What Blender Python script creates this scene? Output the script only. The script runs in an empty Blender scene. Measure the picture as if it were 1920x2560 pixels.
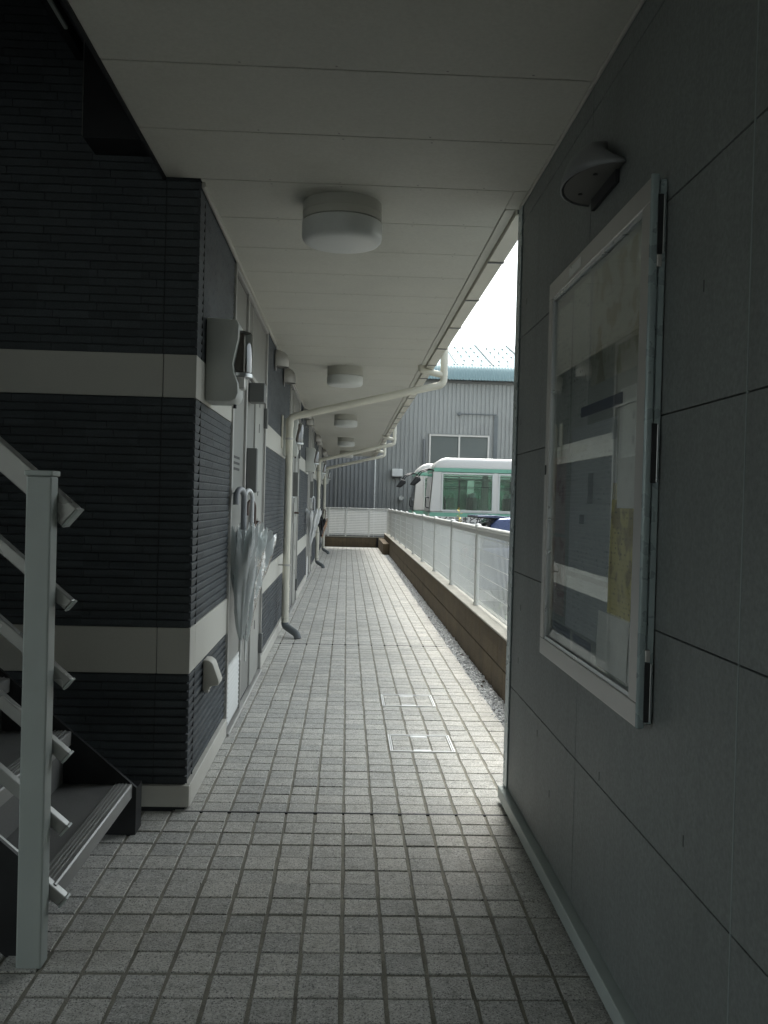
import bpy, bmesh, math, random
import numpy as np
from mathutils import Vector, Matrix
random.seed(7); np.random.seed(7)
R = math.radians
scn = bpy.context.scene
COL = scn.collection

# ------------------------------------------------------------------ camera
CAM_H = 1.18
cam_d = bpy.data.cameras.new('camera'); cam = bpy.data.objects.new('camera', cam_d); COL.objects.link(cam)
cam_d.sensor_fit = 'VERTICAL'; cam_d.sensor_height = 36.0; cam_d.lens = 36.0 * 2300 / 2560
cam_d.clip_start = 0.02; cam_d.clip_end = 600
_v = Vector((868 - 960, -(1253 - 1280), -2300)).normalized()      # corridor direction seen by the lens
_u = Vector((.026, 1, 0)); _u = (_u - _v * _u.dot(_v)).normalized()
_x = _v.cross(_u)
cam.matrix_world = Matrix.Translation((0, 0, CAM_H)) @ Matrix((_x, _v, _u)).to_4x4()
scn.camera = cam

# ------------------------------------------------------------------ light
SUN_EL, SUN_AZ = R(62), R(3)            # high hazy sun ahead, a little to the right
w = bpy.data.worlds.new('World'); scn.world = w; w.use_nodes = True
nt = w.node_tree; nt.nodes.clear()
sky = nt.nodes.new('ShaderNodeTexSky'); sky.sky_type = 'NISHITA'; sky.sun_disc = False
sky.sun_elevation = SUN_EL; sky.sun_rotation = SUN_AZ; sky.air_density = 1.2; sky.dust_density = 4.0; sky.ozone_density = 1.0
hs = nt.nodes.new('ShaderNodeHueSaturation'); hs.inputs['Saturation'].default_value = .34      # overcast: nearly colourless
bg = nt.nodes.new('ShaderNodeBackground'); bg.inputs['Strength'].default_value = .15
wo = nt.nodes.new('ShaderNodeOutputWorld')
tn = nt.nodes.new('ShaderNodeMix'); tn.data_type = 'RGBA'; tn.blend_type = 'MULTIPLY'; tn.inputs[0].default_value = 1; tn.inputs[7].default_value = (.955, 1.0, .97, 1)
nt.links.new(sky.outputs[0], hs.inputs['Color']); nt.links.new(hs.outputs[0], tn.inputs[6]); nt.links.new(tn.outputs[2], bg.inputs[0]); nt.links.new(bg.outputs[0], wo.inputs[0])
sd = bpy.data.lights.new('sun', 'SUN'); sd.energy = 1.0; sd.angle = R(18); sd.color = (1, .97, .92)
sun = bpy.data.objects.new('sun', sd); COL.objects.link(sun)
sdir = Vector((math.sin(SUN_AZ) * math.cos(SUN_EL), math.cos(SUN_AZ) * math.cos(SUN_EL), math.sin(SUN_EL)))
sun.rotation_euler = sdir.to_track_quat('Z', 'Y').to_euler(); sun.location = (0, 0, 30)
vs = scn.view_settings; vs.view_transform = 'Standard'; vs.look = 'None'; vs.gamma = 1; vs.use_curve_mapping = False
vs.exposure = 1.66
scn.render.engine = 'CYCLES'
scn.cycles.use_denoising = True
scn.cycles.max_bounces = 8; scn.cycles.diffuse_bounces = 4; scn.cycles.glossy_bounces = 3; scn.cycles.transparent_max_bounces = 16
scn.cycles.caustics_reflective = False; scn.cycles.caustics_refractive = False
scn.cycles.sample_clamp_indirect = 6

# ------------------------------------------------------------------ materials
def _mix(nt, fac, a, b, kind='MIX'):
    n = nt.nodes.new('ShaderNodeMix'); n.data_type = 'RGBA'; n.blend_type = kind
    for s, val in ((0, fac), (6, a), (7, b)):
        if hasattr(val, 'links'): nt.links.new(val, n.inputs[s])
        elif isinstance(val, (tuple, list)): n.inputs[s].default_value = (*val[:3], 1)
        else: n.inputs[s].default_value = val
    return n.outputs[2]
def _ramp(nt, src, p0, p1, c0=0, c1=1):
    n = nt.nodes.new('ShaderNodeMapRange'); n.inputs[1].default_value = p0; n.inputs[2].default_value = p1
    n.inputs[3].default_value = c0; n.inputs[4].default_value = c1
    nt.links.new(src, n.inputs[0]); return n.outputs[0]
def _noise(nt, vec, scale, detail=3, rough=.6):
    n = nt.nodes.new('ShaderNodeTexNoise'); n.inputs['Scale'].default_value = scale; n.inputs['Detail'].default_value = detail
    n.inputs['Roughness'].default_value = rough; nt.links.new(vec, n.inputs['Vector']); return n.outputs[0]
def _pos(nt):
    return nt.nodes.new('ShaderNodeNewGeometry').outputs['Position']
def new_mat(name):
    m = bpy.data.materials.new(name); m.use_nodes = True
    return m, m.node_tree, m.node_tree.nodes['Principled BSDF']
def mat(name, col, rough=.6, metal=0., var=.12, vscale=6., fine=.0, fscale=200., bump=0., bscale=120., spec=.5, dirt=None, dscale=1.3, damt=.3, snap=None, svar=.25, coat=0., streak=None, stamt=.3):
    """procedural surface: base colour with broad and fine variation, optional per-piece tone, dirt and relief"""
    m, nt, p = new_mat(name); P = _pos(nt)
    c = tuple(col)
    n = _noise(nt, P, vscale)
    out = _mix(nt, _ramp(nt, n, .3, .7), tuple(x * (1 - var) for x in c), tuple(min(1, x * (1 + var)) for x in c))
    if fine:
        f = _noise(nt, P, fscale, 2, .7)
        out = _mix(nt, 1., out, _mix(nt, _ramp(nt, f, .3, .7), (1 - fine,) * 3, (1 + fine,) * 3), 'MULTIPLY')
    if snap:
        sn = nt.nodes.new('ShaderNodeVectorMath'); sn.operation = 'SNAP'; sn.inputs[1].default_value = snap[0]
        ad = nt.nodes.new('ShaderNodeVectorMath'); ad.operation = 'ADD'; ad.inputs[1].default_value = snap[1]
        nt.links.new(P, ad.inputs[0]); nt.links.new(ad.outputs[0], sn.inputs[0])
        wn = nt.nodes.new('ShaderNodeTexWhiteNoise'); nt.links.new(sn.outputs[0], wn.inputs['Vector'])
        out = _mix(nt, 1., out, _mix(nt, wn.outputs[0], (1 - svar,) * 3, (1 + svar * .6, 1 + svar * .55, 1 + svar * .45)), 'MULTIPLY')
    if dirt:
        d = _noise(nt, P, dscale, 6, .7)
        out = _mix(nt, _ramp(nt, d, .5, .75, 0, damt), out, dirt)
    if streak:
        mp = nt.nodes.new('ShaderNodeMapping'); mp.inputs['Scale'].default_value = (9, 9, .7); nt.links.new(P, mp.inputs[0])
        out = _mix(nt, _ramp(nt, _noise(nt, mp.outputs[0], 1., 5, .65), .5, .74, 0, stamt), out, streak)
    nt.links.new(out, p.inputs['Base Color'])
    p.inputs['Roughness'].default_value = rough; p.inputs['Metallic'].default_value = metal
    p.inputs['Specular IOR Level'].default_value = spec; p.inputs['Coat Weight'].default_value = coat
    nt.links.new(_ramp(nt, n, .2, .8, max(.02, rough - .1), min(1, rough + .1)), p.inputs['Roughness'])
    if bump:
        b = nt.nodes.new('ShaderNodeBump'); b.inputs['Strength'].default_value = bump; b.inputs['Distance'].default_value = .004
        nt.links.new(_noise(nt, P, bscale, 4, .7), b.inputs['Height']); nt.links.new(b.outputs[0], p.inputs['Normal'])
    return m
def granite():
    m, nt, p = new_mat('granite_tile'); P = _pos(nt)
    big = _noise(nt, P, 2.2, 5)
    base = _mix(nt, _ramp(nt, big, .3, .7), (.54, .535, .51), (.69, .68, .65))
    sn = nt.nodes.new('ShaderNodeVectorMath'); sn.operation = 'SNAP'; sn.inputs[1].default_value = (.1065, .1075, 10)
    ad = nt.nodes.new('ShaderNodeVectorMath'); ad.operation = 'ADD'; ad.inputs[1].default_value = (-.016 + 100 * .1065, -3.458 + 100 * .1075, 5)
    nt.links.new(P, ad.inputs[0]); nt.links.new(ad.outputs[0], sn.inputs[0])
    wn = nt.nodes.new('ShaderNodeTexWhiteNoise'); nt.links.new(sn.outputs[0], wn.inputs['Vector'])
    tone = _mix(nt, wn.outputs[0], (.82, .82, .81), (1.11, 1.09, 1.05))
    base = _mix(nt, 1., base, tone, 'MULTIPLY')
    s1 = _noise(nt, P, 210, 2, .8); base = _mix(nt, _ramp(nt, s1, .51, .62, 0, .85), base, (.085, .085, .085))
    s2 = _noise(nt, P, 150, 2, .8); base = _mix(nt, _ramp(nt, s2, .54, .64, 0, .75), base, (.82, .81, .78))
    s4 = _noise(nt, P, 1.1, 6, .72); base = _mix(nt, _ramp(nt, s4, .48, .70, 0, .38), base, (.235, .225, .195))
    s3 = _noise(nt, P, 26, 3, .7); base = _mix(nt, _ramp(nt, s3, .5, .72, 0, .4), base, (.20, .195, .165))
    nt.links.new(base, p.inputs['Base Color']); p.inputs['Roughness'].default_value = .5; p.inputs['Specular IOR Level'].default_value = .3
    nt.links.new(_ramp(nt, s3, .3, .7, .52, .78), p.inputs['Roughness'])
    b = nt.nodes.new('ShaderNodeBump'); b.inputs['Strength'].default_value = .35; b.inputs['Distance'].default_value = .002
    nt.links.new(s1, b.inputs['Height']); nt.links.new(b.outputs[0], p.inputs['Normal'])
    return m
def clear(name, tint=(1, 1, 1), haze=.0, hazecol=(.8, .85, .85), rough=.03, ior=1.5, bump=0., refl=1.):
    """clear sheet: what lies behind shows through, Fresnel reflection on top, optional milky body"""
    m = bpy.data.materials.new(name); m.use_nodes = True; nt = m.node_tree; nt.nodes.clear()
    o = nt.nodes.new('ShaderNodeOutputMaterial'); t = nt.nodes.new('ShaderNodeBsdfTransparent'); t.inputs[0].default_value = (*tint, 1)
    g = nt.nodes.new('ShaderNodeBsdfGlossy'); g.inputs['Roughness'].default_value = rough
    f = nt.nodes.new('ShaderNodeFresnel'); f.inputs[0].default_value = ior
    base = t.outputs[0]
    if haze:
        d = nt.nodes.new('ShaderNodeBsdfDiffuse'); d.inputs[0].default_value = (*hazecol, 1)
        tl = nt.nodes.new('ShaderNodeBsdfTranslucent'); tl.inputs[0].default_value = (*hazecol, 1)
        a = nt.nodes.new('ShaderNodeMixShader'); a.inputs[0].default_value = .25
        nt.links.new(d.outputs[0], a.inputs[1]); nt.links.new(tl.outputs[0], a.inputs[2])
        b = nt.nodes.new('ShaderNodeMixShader'); b.inputs[0].default_value = haze
        nt.links.new(t.outputs[0], b.inputs[1]); nt.links.new(a.outputs[0], b.inputs[2]); base = b.outputs[0]
    mx = nt.nodes.new('ShaderNodeMixShader'); nt.links.new(base, mx.inputs[1]); nt.links.new(g.outputs[0], mx.inputs[2])
    if refl != 1.:
        ml = nt.nodes.new('ShaderNodeMath'); ml.operation = 'MULTIPLY'; ml.inputs[1].default_value = refl
        nt.links.new(f.outputs[0], ml.inputs[0]); nt.links.new(ml.outputs[0], mx.inputs[0])
    else: nt.links.new(f.outputs[0], mx.inputs[0])
    if bump:
        bp = nt.nodes.new('ShaderNodeBump'); bp.inputs['Strength'].default_value = bump; bp.inputs['Distance'].default_value = .01
        nt.links.new(_noise(nt, _pos(nt), 45, 4, .6), bp.inputs['Height'])
        for q in (g, f): nt.links.new(bp.outputs[0], q.inputs['Normal'])
    nt.links.new(mx.outputs[0], o.inputs[0]); return m
def print_mat(name, paper, ink, cell=(.02, .008), amount=.5, hue=None):
    """printed sheet: rows of tiny marks of ink on paper"""
    m, nt, p = new_mat(name); P = _pos(nt)
    s = nt.nodes.new('ShaderNodeSeparateXYZ'); nt.links.new(P, s.inputs[0])
    c = nt.nodes.new('ShaderNodeCombineXYZ'); nt.links.new(s.outputs[1], c.inputs[0]); nt.links.new(s.outputs[2], c.inputs[1])
    b = nt.nodes.new('ShaderNodeTexBrick'); nt.links.new(c.outputs[0], b.inputs[0])
    b.inputs['Scale'].default_value = 1; b.inputs['Brick Width'].default_value = cell[0]; b.inputs['Row Height'].default_value = cell[1]
    b.inputs['Mortar Size'].default_value = cell[1] * .32; b.inputs['Color1'].default_value = (1, 1, 1, 1); b.inputs['Color2'].default_value = (1, 1, 1, 1); b.inputs['Mortar'].default_value = (0, 0, 0, 1)
    n1 = _noise(nt, P, 60, 3); n2 = _noise(nt, P, 9, 3)
    mu = nt.nodes.new('ShaderNodeMath'); mu.operation = 'MULTIPLY'; nt.links.new(b.outputs[0], mu.inputs[0]); nt.links.new(_ramp(nt, n1, .50, .60, 0, 1), mu.inputs[1])
    mu2 = nt.nodes.new('ShaderNodeMath'); mu2.operation = 'MULTIPLY'; nt.links.new(mu.outputs[0], mu2.inputs[0]); nt.links.new(_ramp(nt, n2, .35, .6, 0, amount), mu2.inputs[1])
    base = _mix(nt, _ramp(nt, _noise(nt, P, 14), .3, .7), tuple(x * .9 for x in paper), paper)
    if hue: base = _mix(nt, _ramp(nt, _noise(nt, P, 11, 2), .5, .58), base, hue)
    nt.links.new(_mix(nt, mu2.outputs[0], base, ink), p.inputs['Base Color']); p.inputs['Roughness'].default_value = .7
    return m

M = {}
M['granite'] = granite()
M['mortar'] = mat('tile_mortar', (.285, .272, .228), .9, var=.25, vscale=9, fine=.3, fscale=300, bump=.5)
M['concrete'] = mat('concrete', (.33, .32, .30), .85, var=.18, vscale=3, fine=.15, bump=.4)
M['asphalt'] = mat('asphalt', (.075, .077, .075), .9, var=.3, vscale=1.2, fine=.5, fscale=160, bump=.6)
M['brick'] = mat('brick_siding', (.050, .060, .068), .62, var=.2, vscale=3, fine=.25, fscale=260, bump=.5, bscale=180, snap=((.19, .19, .0308), (50, 50, 50)), svar=.25)
M['groove'] = mat('siding_groove', (.036, .038, .042), .85, var=.15)
M['cream'] = mat('cream_band', (.50, .492, .445), .55, var=.05, vscale=2, fine=.04, bump=.06, dirt=(.30, .28, .23), damt=.12)
M['trim'] = mat('cream_trim', (.58, .565, .51), .5, var=.05, dirt=(.3, .29, .25), damt=.2)
M['soffit'] = mat('soffit_board', (.59, .585, .525), .7, var=.07, vscale=1.5, fine=.05, fscale=90, bump=.18, bscale=260, dirt=(.36, .34, .28), dscale=1.5, damt=.30)
M['dark'] = mat('dark_void', (.02, .02, .02), .9)
M['steel_dark'] = mat('dark_steel', (.025, .026, .028), .5, var=.3, spec=.3)
M['panelwall'] = mat('cement_board', (.215, .232, .226), .55, var=.09, vscale=1.6, fine=.16, fscale=95, streak=(.13, .135, .13), stamt=.28, bump=.12, bscale=220, dirt=(.10, .10, .095), dscale=1.8, damt=.18)
M['seam'] = mat('board_seam', (.085, .09, .088), .8)
M['alu'] = mat('aluminium', (.55, .57, .58), .32, .85, var=.06, vscale=20, bump=.03)
M['alu_side'] = mat('teal_tint_edge', (.36, .43, .44), .3, .25, var=.04, vscale=20)  # teal of the light from behind put into the aluminium's colour
M['rim_white'] = mat('rim_sky_white', (.92, .92, .91), .35, .0, var=.04, vscale=20)  # metal as non-metallic white: the sky's reflection is put into the colour
M['alu_warm'] = mat('aluminium_face', (.50, .49, .47), .4, .6, var=.06, vscale=20)
M['white'] = mat('white_paint', (.66, .67, .65), .38, var=.05, dirt=(.35, .34, .30), dscale=5, damt=.14)
M['rail'] = mat('rail_paint', (.46, .51, .49), .4, var=.06, vscale=4, dirt=(.3, .3, .28), dscale=6, damt=.2, bump=.04)
M['rail_dim'] = mat('rail_paint_grey', (.34, .345, .33), .3, .3, var=.06, vscale=4, dirt=(.2, .2, .19), dscale=6, damt=.2)
M['pipe'] = mat('ivory_pipe', (.66, .64, .55), .42, var=.06, vscale=5, dirt=(.38, .34, .26), dscale=4, damt=.18)
M['pipe_grey'] = mat('grey_pipe', (.13, .145, .15), .6, var=.1)
M['lampglass'] = mat('opal_shade', (.70, .72, .70), .35, var=.03, dirt=(.45, .43, .38), dscale=7, damt=.12)
M['lampbase'] = mat('lamp_base', (.54, .535, .48), .5, var=.04)
M['door'] = mat('door_metal', (.25, .25, .235), .42, .25, var=.07, vscale=2.5, fine=.04)
M['door_light'] = mat('door_strip', (.37, .37, .345), .4, .2, var=.06, vscale=2.5)
M['door_grey'] = mat('grey_box', (.16, .165, .16), .5, var=.08)
M['brown'] = mat('brown_plastic', (.10, .065, .05), .5, var=.1)
M['black'] = mat('black_plastic', (.012, .012, .013), .4, var=.1)
M['meter'] = mat('meter_case', (.58, .60, .575), .5, var=.05, dirt=(.4, .38, .33), dscale=6, damt=.15)
M['tread'] = mat('tread_vinyl', (.20, .20, .195), .6, var=.12, vscale=5, fine=.1, dirt=(.09, .09, .085), dscale=5, damt=.4)
M['nosing'] = mat('tread_nosing', (.38, .38, .37), .45, .3, var=.1, vscale=9)
M['block'] = mat('concrete_block', (.135, .105, .068), .92, var=.2, vscale=4, fine=.3, fscale=140, bump=.9, bscale=90, dirt=(.07, .065, .05), dscale=2.5, damt=.45, snap=((.4, .4, .19), (40, 40, 40)), svar=.12)
M['cap'] = mat('concrete_cap', (.36, .345, .30), .9, var=.15, vscale=4, fine=.15, bump=.5)
M['fence'] = mat('fence_paint', (.74, .75, .73), .38, var=.04, dirt=(.45, .44, .4), dscale=3, damt=.15)
M['gravel'] = mat('gravel', (.60, .62, .64), .85, var=.35, vscale=40, fine=.2, snap=((.02, .02, .02), (9, 9, 9)), svar=.3)
M['leaf_dry'] = mat('dead_leaf', (.05, .035, .02), .8)
M['shed'] = mat('shed_sheet', (.285, .295, .287), .5, .15, var=.08, vscale=.7, fine=.05, fscale=30, dirt=(.16, .165, .155), dscale=.9, damt=.4)
M['shed_dark'] = mat('dark_shed_sheet', (.20, .21, .215), .55, .15, var=.14, vscale=.8, fine=.08, fscale=30, dirt=(.20, .20, .19), dscale=1.4, damt=.3)
M['roof'] = mat('roof_sheet', (.19, .275, .29), .45, .2, var=.08, vscale=.8, dirt=(.28, .3, .29), dscale=1.2, damt=.3)
M['bus'] = mat('bus_white', (.66, .645, .62), .3, var=.03, vscale=1.5, coat=.4)
M['green'] = mat('bus_green', (.20, .45, .34), .35, var=.05)
M['busglass'] = clear('bus_glass', (.76, .88, .82), rough=.02)
M['tint'] = clear('dark_glass', (.10, .12, .12), rough=.02)
M['window'] = clear('shed_glass', (.45, .5, .48), haze=.75, hazecol=(.23, .26, .25), rough=.08)
M['seat'] = mat('seat_cloth', (.16, .17, .15), .9, var=.2)
M['headrest'] = mat('headrest_cover', (.78, .82, .80), .8)
M['blue'] = mat('car_blue', (.035, .055, .14), .25, .3, var=.05, coat=.6)
M['rubber'] = mat('rubber', (.02, .02, .02), .8)
M['glass'] = clear('case_glass', (.95, .97, .96), haze=.05, hazecol=(.55, .60, .58), rough=.012, ior=1.5, refl=.55)
M['dome'] = clear('meter_glass', (.80, .84, .82), rough=.03, ior=2.1)
M['vinyl'] = clear('clear_vinyl', (.82, .87, .87), haze=.52, hazecol=(.97, 1.0, 1.0), rough=.09, ior=1.45, bump=.7)
M['vinyl_white'] = clear('white_vinyl', (.9, .92, .92), haze=.95, hazecol=(.93, .94, .94), rough=.2, bump=.4)
M['black_cloth'] = mat('black_cloth', (.012, .012, .014), .7)
M['tan_cloth'] = mat('tan_cloth', (.42, .26, .16), .75)
M['paint_white'] = mat('road_paint', (.72, .72, .70), .7, var=.15)
M['yellow_leaf'] = mat('yellow_leaf', (.42, .34, .04), .6)
M['street'] = mat('street_wall', (.42, .44, .43), .8, var=.1, vscale=1)
M['hedge'] = mat('lot_weeds', (.075, .115, .05), .8, var=.4, vscale=10)

# ------------------------------------------------------------------ mesh helpers
ORG = {}
class MB:
    def __init__(s): s.v = []; s.f = []
    def quadring(s, rings, closed=True, cap=True):
        b = len(s.v); n = len(rings[0])
        for r in rings: s.v += [tuple(p) for p in r]
        for i in range(len(rings) - 1):
            for j in range(n if closed else n - 1):
                k = (j + 1) % n
                s.f.append((b + i * n + j, b + i * n + k, b + (i + 1) * n + k, b + (i + 1) * n + j))
        if cap and closed:
            s.f.append(tuple(b + j for j in range(n))[::-1]); s.f.append(tuple(b + (len(rings) - 1) * n + j for j in range(n)))
        return s
    def box(s, x0, x1, y0, y1, z0, z1):
        return s.quadring([[(x0, y0, z0), (x1, y0, z0), (x1, y1, z0), (x0, y1, z0)], [(x0, y0, z1), (x1, y0, z1), (x1, y1, z1), (x0, y1, z1)]])
    def prism(s, poly, axis, a, b):
        """poly: 2D outline; axis 'x','y','z' is the extrusion axis"""
        def put(p, t):
            return {'x': (t, p[0], p[1]), 'y': (p[0], t, p[1]), 'z': (p[0], p[1], t)}[axis]
        return s.quadring([[put(p, a) for p in poly], [put(p, b) for p in poly]])
    def bar(s, p, q, wd, ht, up=(0, 0, 1)):
        p, q = Vector(p), Vector(q); d = (q - p).normalized(); u = Vector(up); sx = d.cross(u).normalized(); u = sx.cross(d)
        rs = [[c + sx * (i * wd / 2) + u * (j * ht / 2) for i, j in ((-1, -1), (1, -1), (1, 1), (-1, 1))] for c in (p, q)]
        return s.quadring(rs)
    def tube(s, pts, r, n=10, cap=True):
        pts = [Vector(p) for p in pts]; rings = []; prev = None
        for i, p in enumerate(pts):
            d = (pts[min(i + 1, len(pts) - 1)] - pts[max(i - 1, 0)]).normalized()
            if prev is None:
                a = Vector((0, 0, 1)) if abs(d.z) < .9 else Vector((1, 0, 0)); sx = d.cross(a).normalized()
            else: sx = (prev - d * prev.dot(d)).normalized()
            prev = sx; u = d.cross(sx); rr = r[i] if isinstance(r, (list, tuple)) else r
            rings.append([p + (sx * math.cos(t) + u * math.sin(t)) * rr for t in (2 * math.pi * k / n for k in range(n))])
        return s.quadring(rings, cap=cap)
    def lathe(s, prof, c, axis='z', n=28, a0=0, a1=2 * math.pi):
        full = abs(a1 - a0 - 2 * math.pi) < 1e-6; m = n if full else n + 1; rings = []
        for r, t in prof:
            ring = []
            for k in range(m):
                a = a0 + (a1 - a0) * k / n; q = (r * math.cos(a), r * math.sin(a))
                ring.append({'z': (c[0] + q[0], c[1] + q[1], c[2] + t), 'x': (c[0] + t, c[1] + q[0], c[2] + q[1]), 'y': (c[0] + q[0], c[1] + t, c[2] + q[1])}[axis])
            rings.append(ring)
        return s.quadring(rings, closed=full, cap=full)
    def add(s, vs, fs):
        b = len(s.v); s.v += [tuple(p) for p in vs]; s.f += [tuple(i + b for i in f) for f in fs]; return s
    def mesh(s, name, mt, org=(0, 0, 0), smooth=False, bevel=0, seg=2):
        me = bpy.data.meshes.new(name)
        o = org; me.from_pydata([(p[0] - o[0], p[1] - o[1], p[2] - o[2]) for p in s.v], [], s.f)
        bm = bmesh.new(); bm.from_mesh(me); bmesh.ops.recalc_face_normals(bm, faces=bm.faces)
        if bevel:
            es = [e for e in bm.edges if len(e.link_faces) == 2 and e.calc_face_angle(0) > .6]
            bmesh.ops.bevel(bm, geom=es, offset=bevel, segments=seg, profile=.5, affect='EDGES', clamp_overlap=True)
        if smooth:
            for f in bm.faces: f.smooth = True
            for e in bm.edges:
                if len(e.link_faces) == 2 and e.calc_face_angle(0) > .7: e.smooth = False
        bm.to_mesh(me); bm.free(); me.materials.append(M[mt] if isinstance(mt, str) else mt)
        return me
    def build(s, name, mt, parent=None, smooth=False, bevel=0, seg=2):
        org = ORG.get(parent.name, (0, 0, 0)) if parent else (0, 0, 0)
        return link(name, s.mesh(name, mt, org, smooth, bevel, seg), parent)
def link(name, me, parent=None, loc=None):
    o = bpy.data.objects.new(name, me); COL.objects.link(o)
    if parent:
        o.parent = parent; ORG[o.name] = ORG.get(parent.name, (0, 0, 0))
        if loc is not None: g = ORG[o.name]; o.location = (loc[0] - g[0], loc[1] - g[1], loc[2] - g[2])
    elif loc is not None: o.location = loc
    return o
def thing(name, loc, label, cat, group=None):
    o = bpy.data.objects.new(name, None); COL.objects.link(o); o.location = loc; o.empty_display_size = .1; ORG[o.name] = tuple(loc)
    return tag(o, label, cat, group)
def tag(o, label=None, cat=None, group=None, kind=None):
    if label: o['label'] = label
    if cat: o['category'] = cat
    if group: o['group'] = group
    if kind: o['kind'] = kind
    return o
def copy_tree(o, parent=None):
    c = o.copy(); COL.objects.link(c); c.parent = parent
    for ch in o.children: copy_tree(ch, c)
    return c
def arc(c, r, a0, a1, n, plane='xz'):
    out = []
    for i in range(n + 1):
        a = a0 + (a1 - a0) * i / n; q = (r * math.cos(a), r * math.sin(a))
        out.append({'xz': (c[0] + q[0], c[1], c[2] + q[1]), 'yz': (c[0], c[1] + q[0], c[2] + q[1]), 'xy': (c[0] + q[0], c[1] + q[1], c[2])}[plane])
    return out
def fillet(pts, r, n=5):
    """round the inner corners of a polyline"""
    pts = [Vector(p) for p in pts]; out = [pts[0]]
    for i in range(1, len(pts) - 1):
        a, b, c = pts[i - 1], pts[i], pts[i + 1]; u = (a - b).normalized(); v2 = (c - b).normalized()
        rr = min(r, (a - b).length * .45, (c - b).length * .45); p, q = b + u * rr, b + v2 * rr
        for k in range(n + 1):
            t = k / n; out.append(p * (1 - t) ** 2 + b * 2 * t * (1 - t) + q * t * t)
    return out + [pts[-1]]

# ------------------------------------------------------------------ key planes
XL, XR, CEIL = -.575, .655, 2.36          # left wall face, right screen wall face, soffit height
YC, YE, YEND = 3.47, 3.64, 24.05          # building corner, end of screen wall, end of the passage roof
XB = .975                                 # inner face of the block wall
LOT = -.40                                # level of the parking lot
MOD = 4.4
DOORS = [4.53 + MOD * k for k in range(5)]
DW = 1.8

# ------------------------------------------------------------------ ground
g = MB().box(-80, 80, -80, 160, LOT - .3, LOT).build('ground', 'asphalt'); tag(g, kind='structure')
for i, yy in enumerate((7.2, 9.8, 12.4, 15.0, 17.6)):
    tag(MB().box(2.0, 7.0, yy, yy + .12, LOT + .001, LOT + .005).build('parking_line', 'paint_white'), kind='structure')
tag(MB().box(1.95, 2.07, 5.0, 19.0, LOT + .0055, LOT + .009).build('parking_line', 'paint_white'), kind='structure')

TP, RP, TX0, TY0 = .1065, .1075, .016, 3.458
fl = MB(); fl.box(-4.0, .83, -3.4, YC, LOT, -.0008); fl.box(XL - .05, .83, YC, 23.78, LOT, -.0008)
floor = fl.build('passage_floor', 'mortar'); tag(floor, kind='structure')
def tile_mesh(i):
    rnd = random.Random(i); hx, hy, t, ch = TP / 2 - .0050, RP / 2 - .0034, .0035, .0024
    j = lambda: rnd.uniform(-.0017, .0017)
    cs = [(-hx + j(), -hy + j()), (hx + j(), -hy + j()), (hx + j(), hy + j()), (-hx + j(), hy + j())]
    m = MB(); z = rnd.uniform(-.0006, .0006)
    m.quadring([[(x, y, -.012) for x, y in cs], [(x, y, t - ch + z) for x, y in cs], [(x * .965, y * .965, t + z) for x, y in cs]])
    return m
TILES = [tile_mesh(i) for i in range(10)]
TME = [t.mesh('tile', 'granite') for t in TILES]
hatches = [(.234, .5435, 4.323, 4.636), (.234, .5435, 5.290, 5.603)]
near = []; field = MB()
rows = range(-74, 190)
for r in rows:
    y = TY0 + (r + .5) * RP
    if y > 23.72 or y < -3.3: continue
    for c in range(-38, 8):
        x = TX0 + (c + .5) * TP
        if y < YC + .02 and x < -3.9: continue
        if y > YC - .02 and x + TP / 2 < XL + .02: continue
        if y < YE and x > .66: continue
        if y > YE and x > .815: continue
        if any(a < x < b and p < y < q for a, b, p, q in hatches): continue
        x += random.uniform(-.0014, .0014); y += random.uniform(-.0012, .0012)
        vis = 2.02 < y < 4.30 and -.385 * y - .03 < x < .62 and not (x < -.86 and y > 2.3)
        near.append((x, y, r, c)) if vis else field.add([(p[0] + x, p[1] + y, p[2]) for p in TILES[(r * 7 + c * 3) % 10].v], TILES[0].f)
near.sort(key=lambda t: t[1])
for i, (x, y, r, c) in enumerate(near):
    if i < 300: link('tile', TME[(r * 7 + c * 3) % 10], floor, (x, y, 0))
    else: field.add([(p[0] + x, p[1] + y, p[2]) for p in TILES[(r * 7 + c * 3) % 10].v], TILES[0].f)
tag(field.build('tile_field', 'granite', floor), kind='stuff')
for y in (TY0, TY0 + 38 * RP):
    MB().box(XL, .815, y - .0058, y + .0058, -.01, .0046).build('expansion_joint', 'steel_dark', floor)

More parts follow.
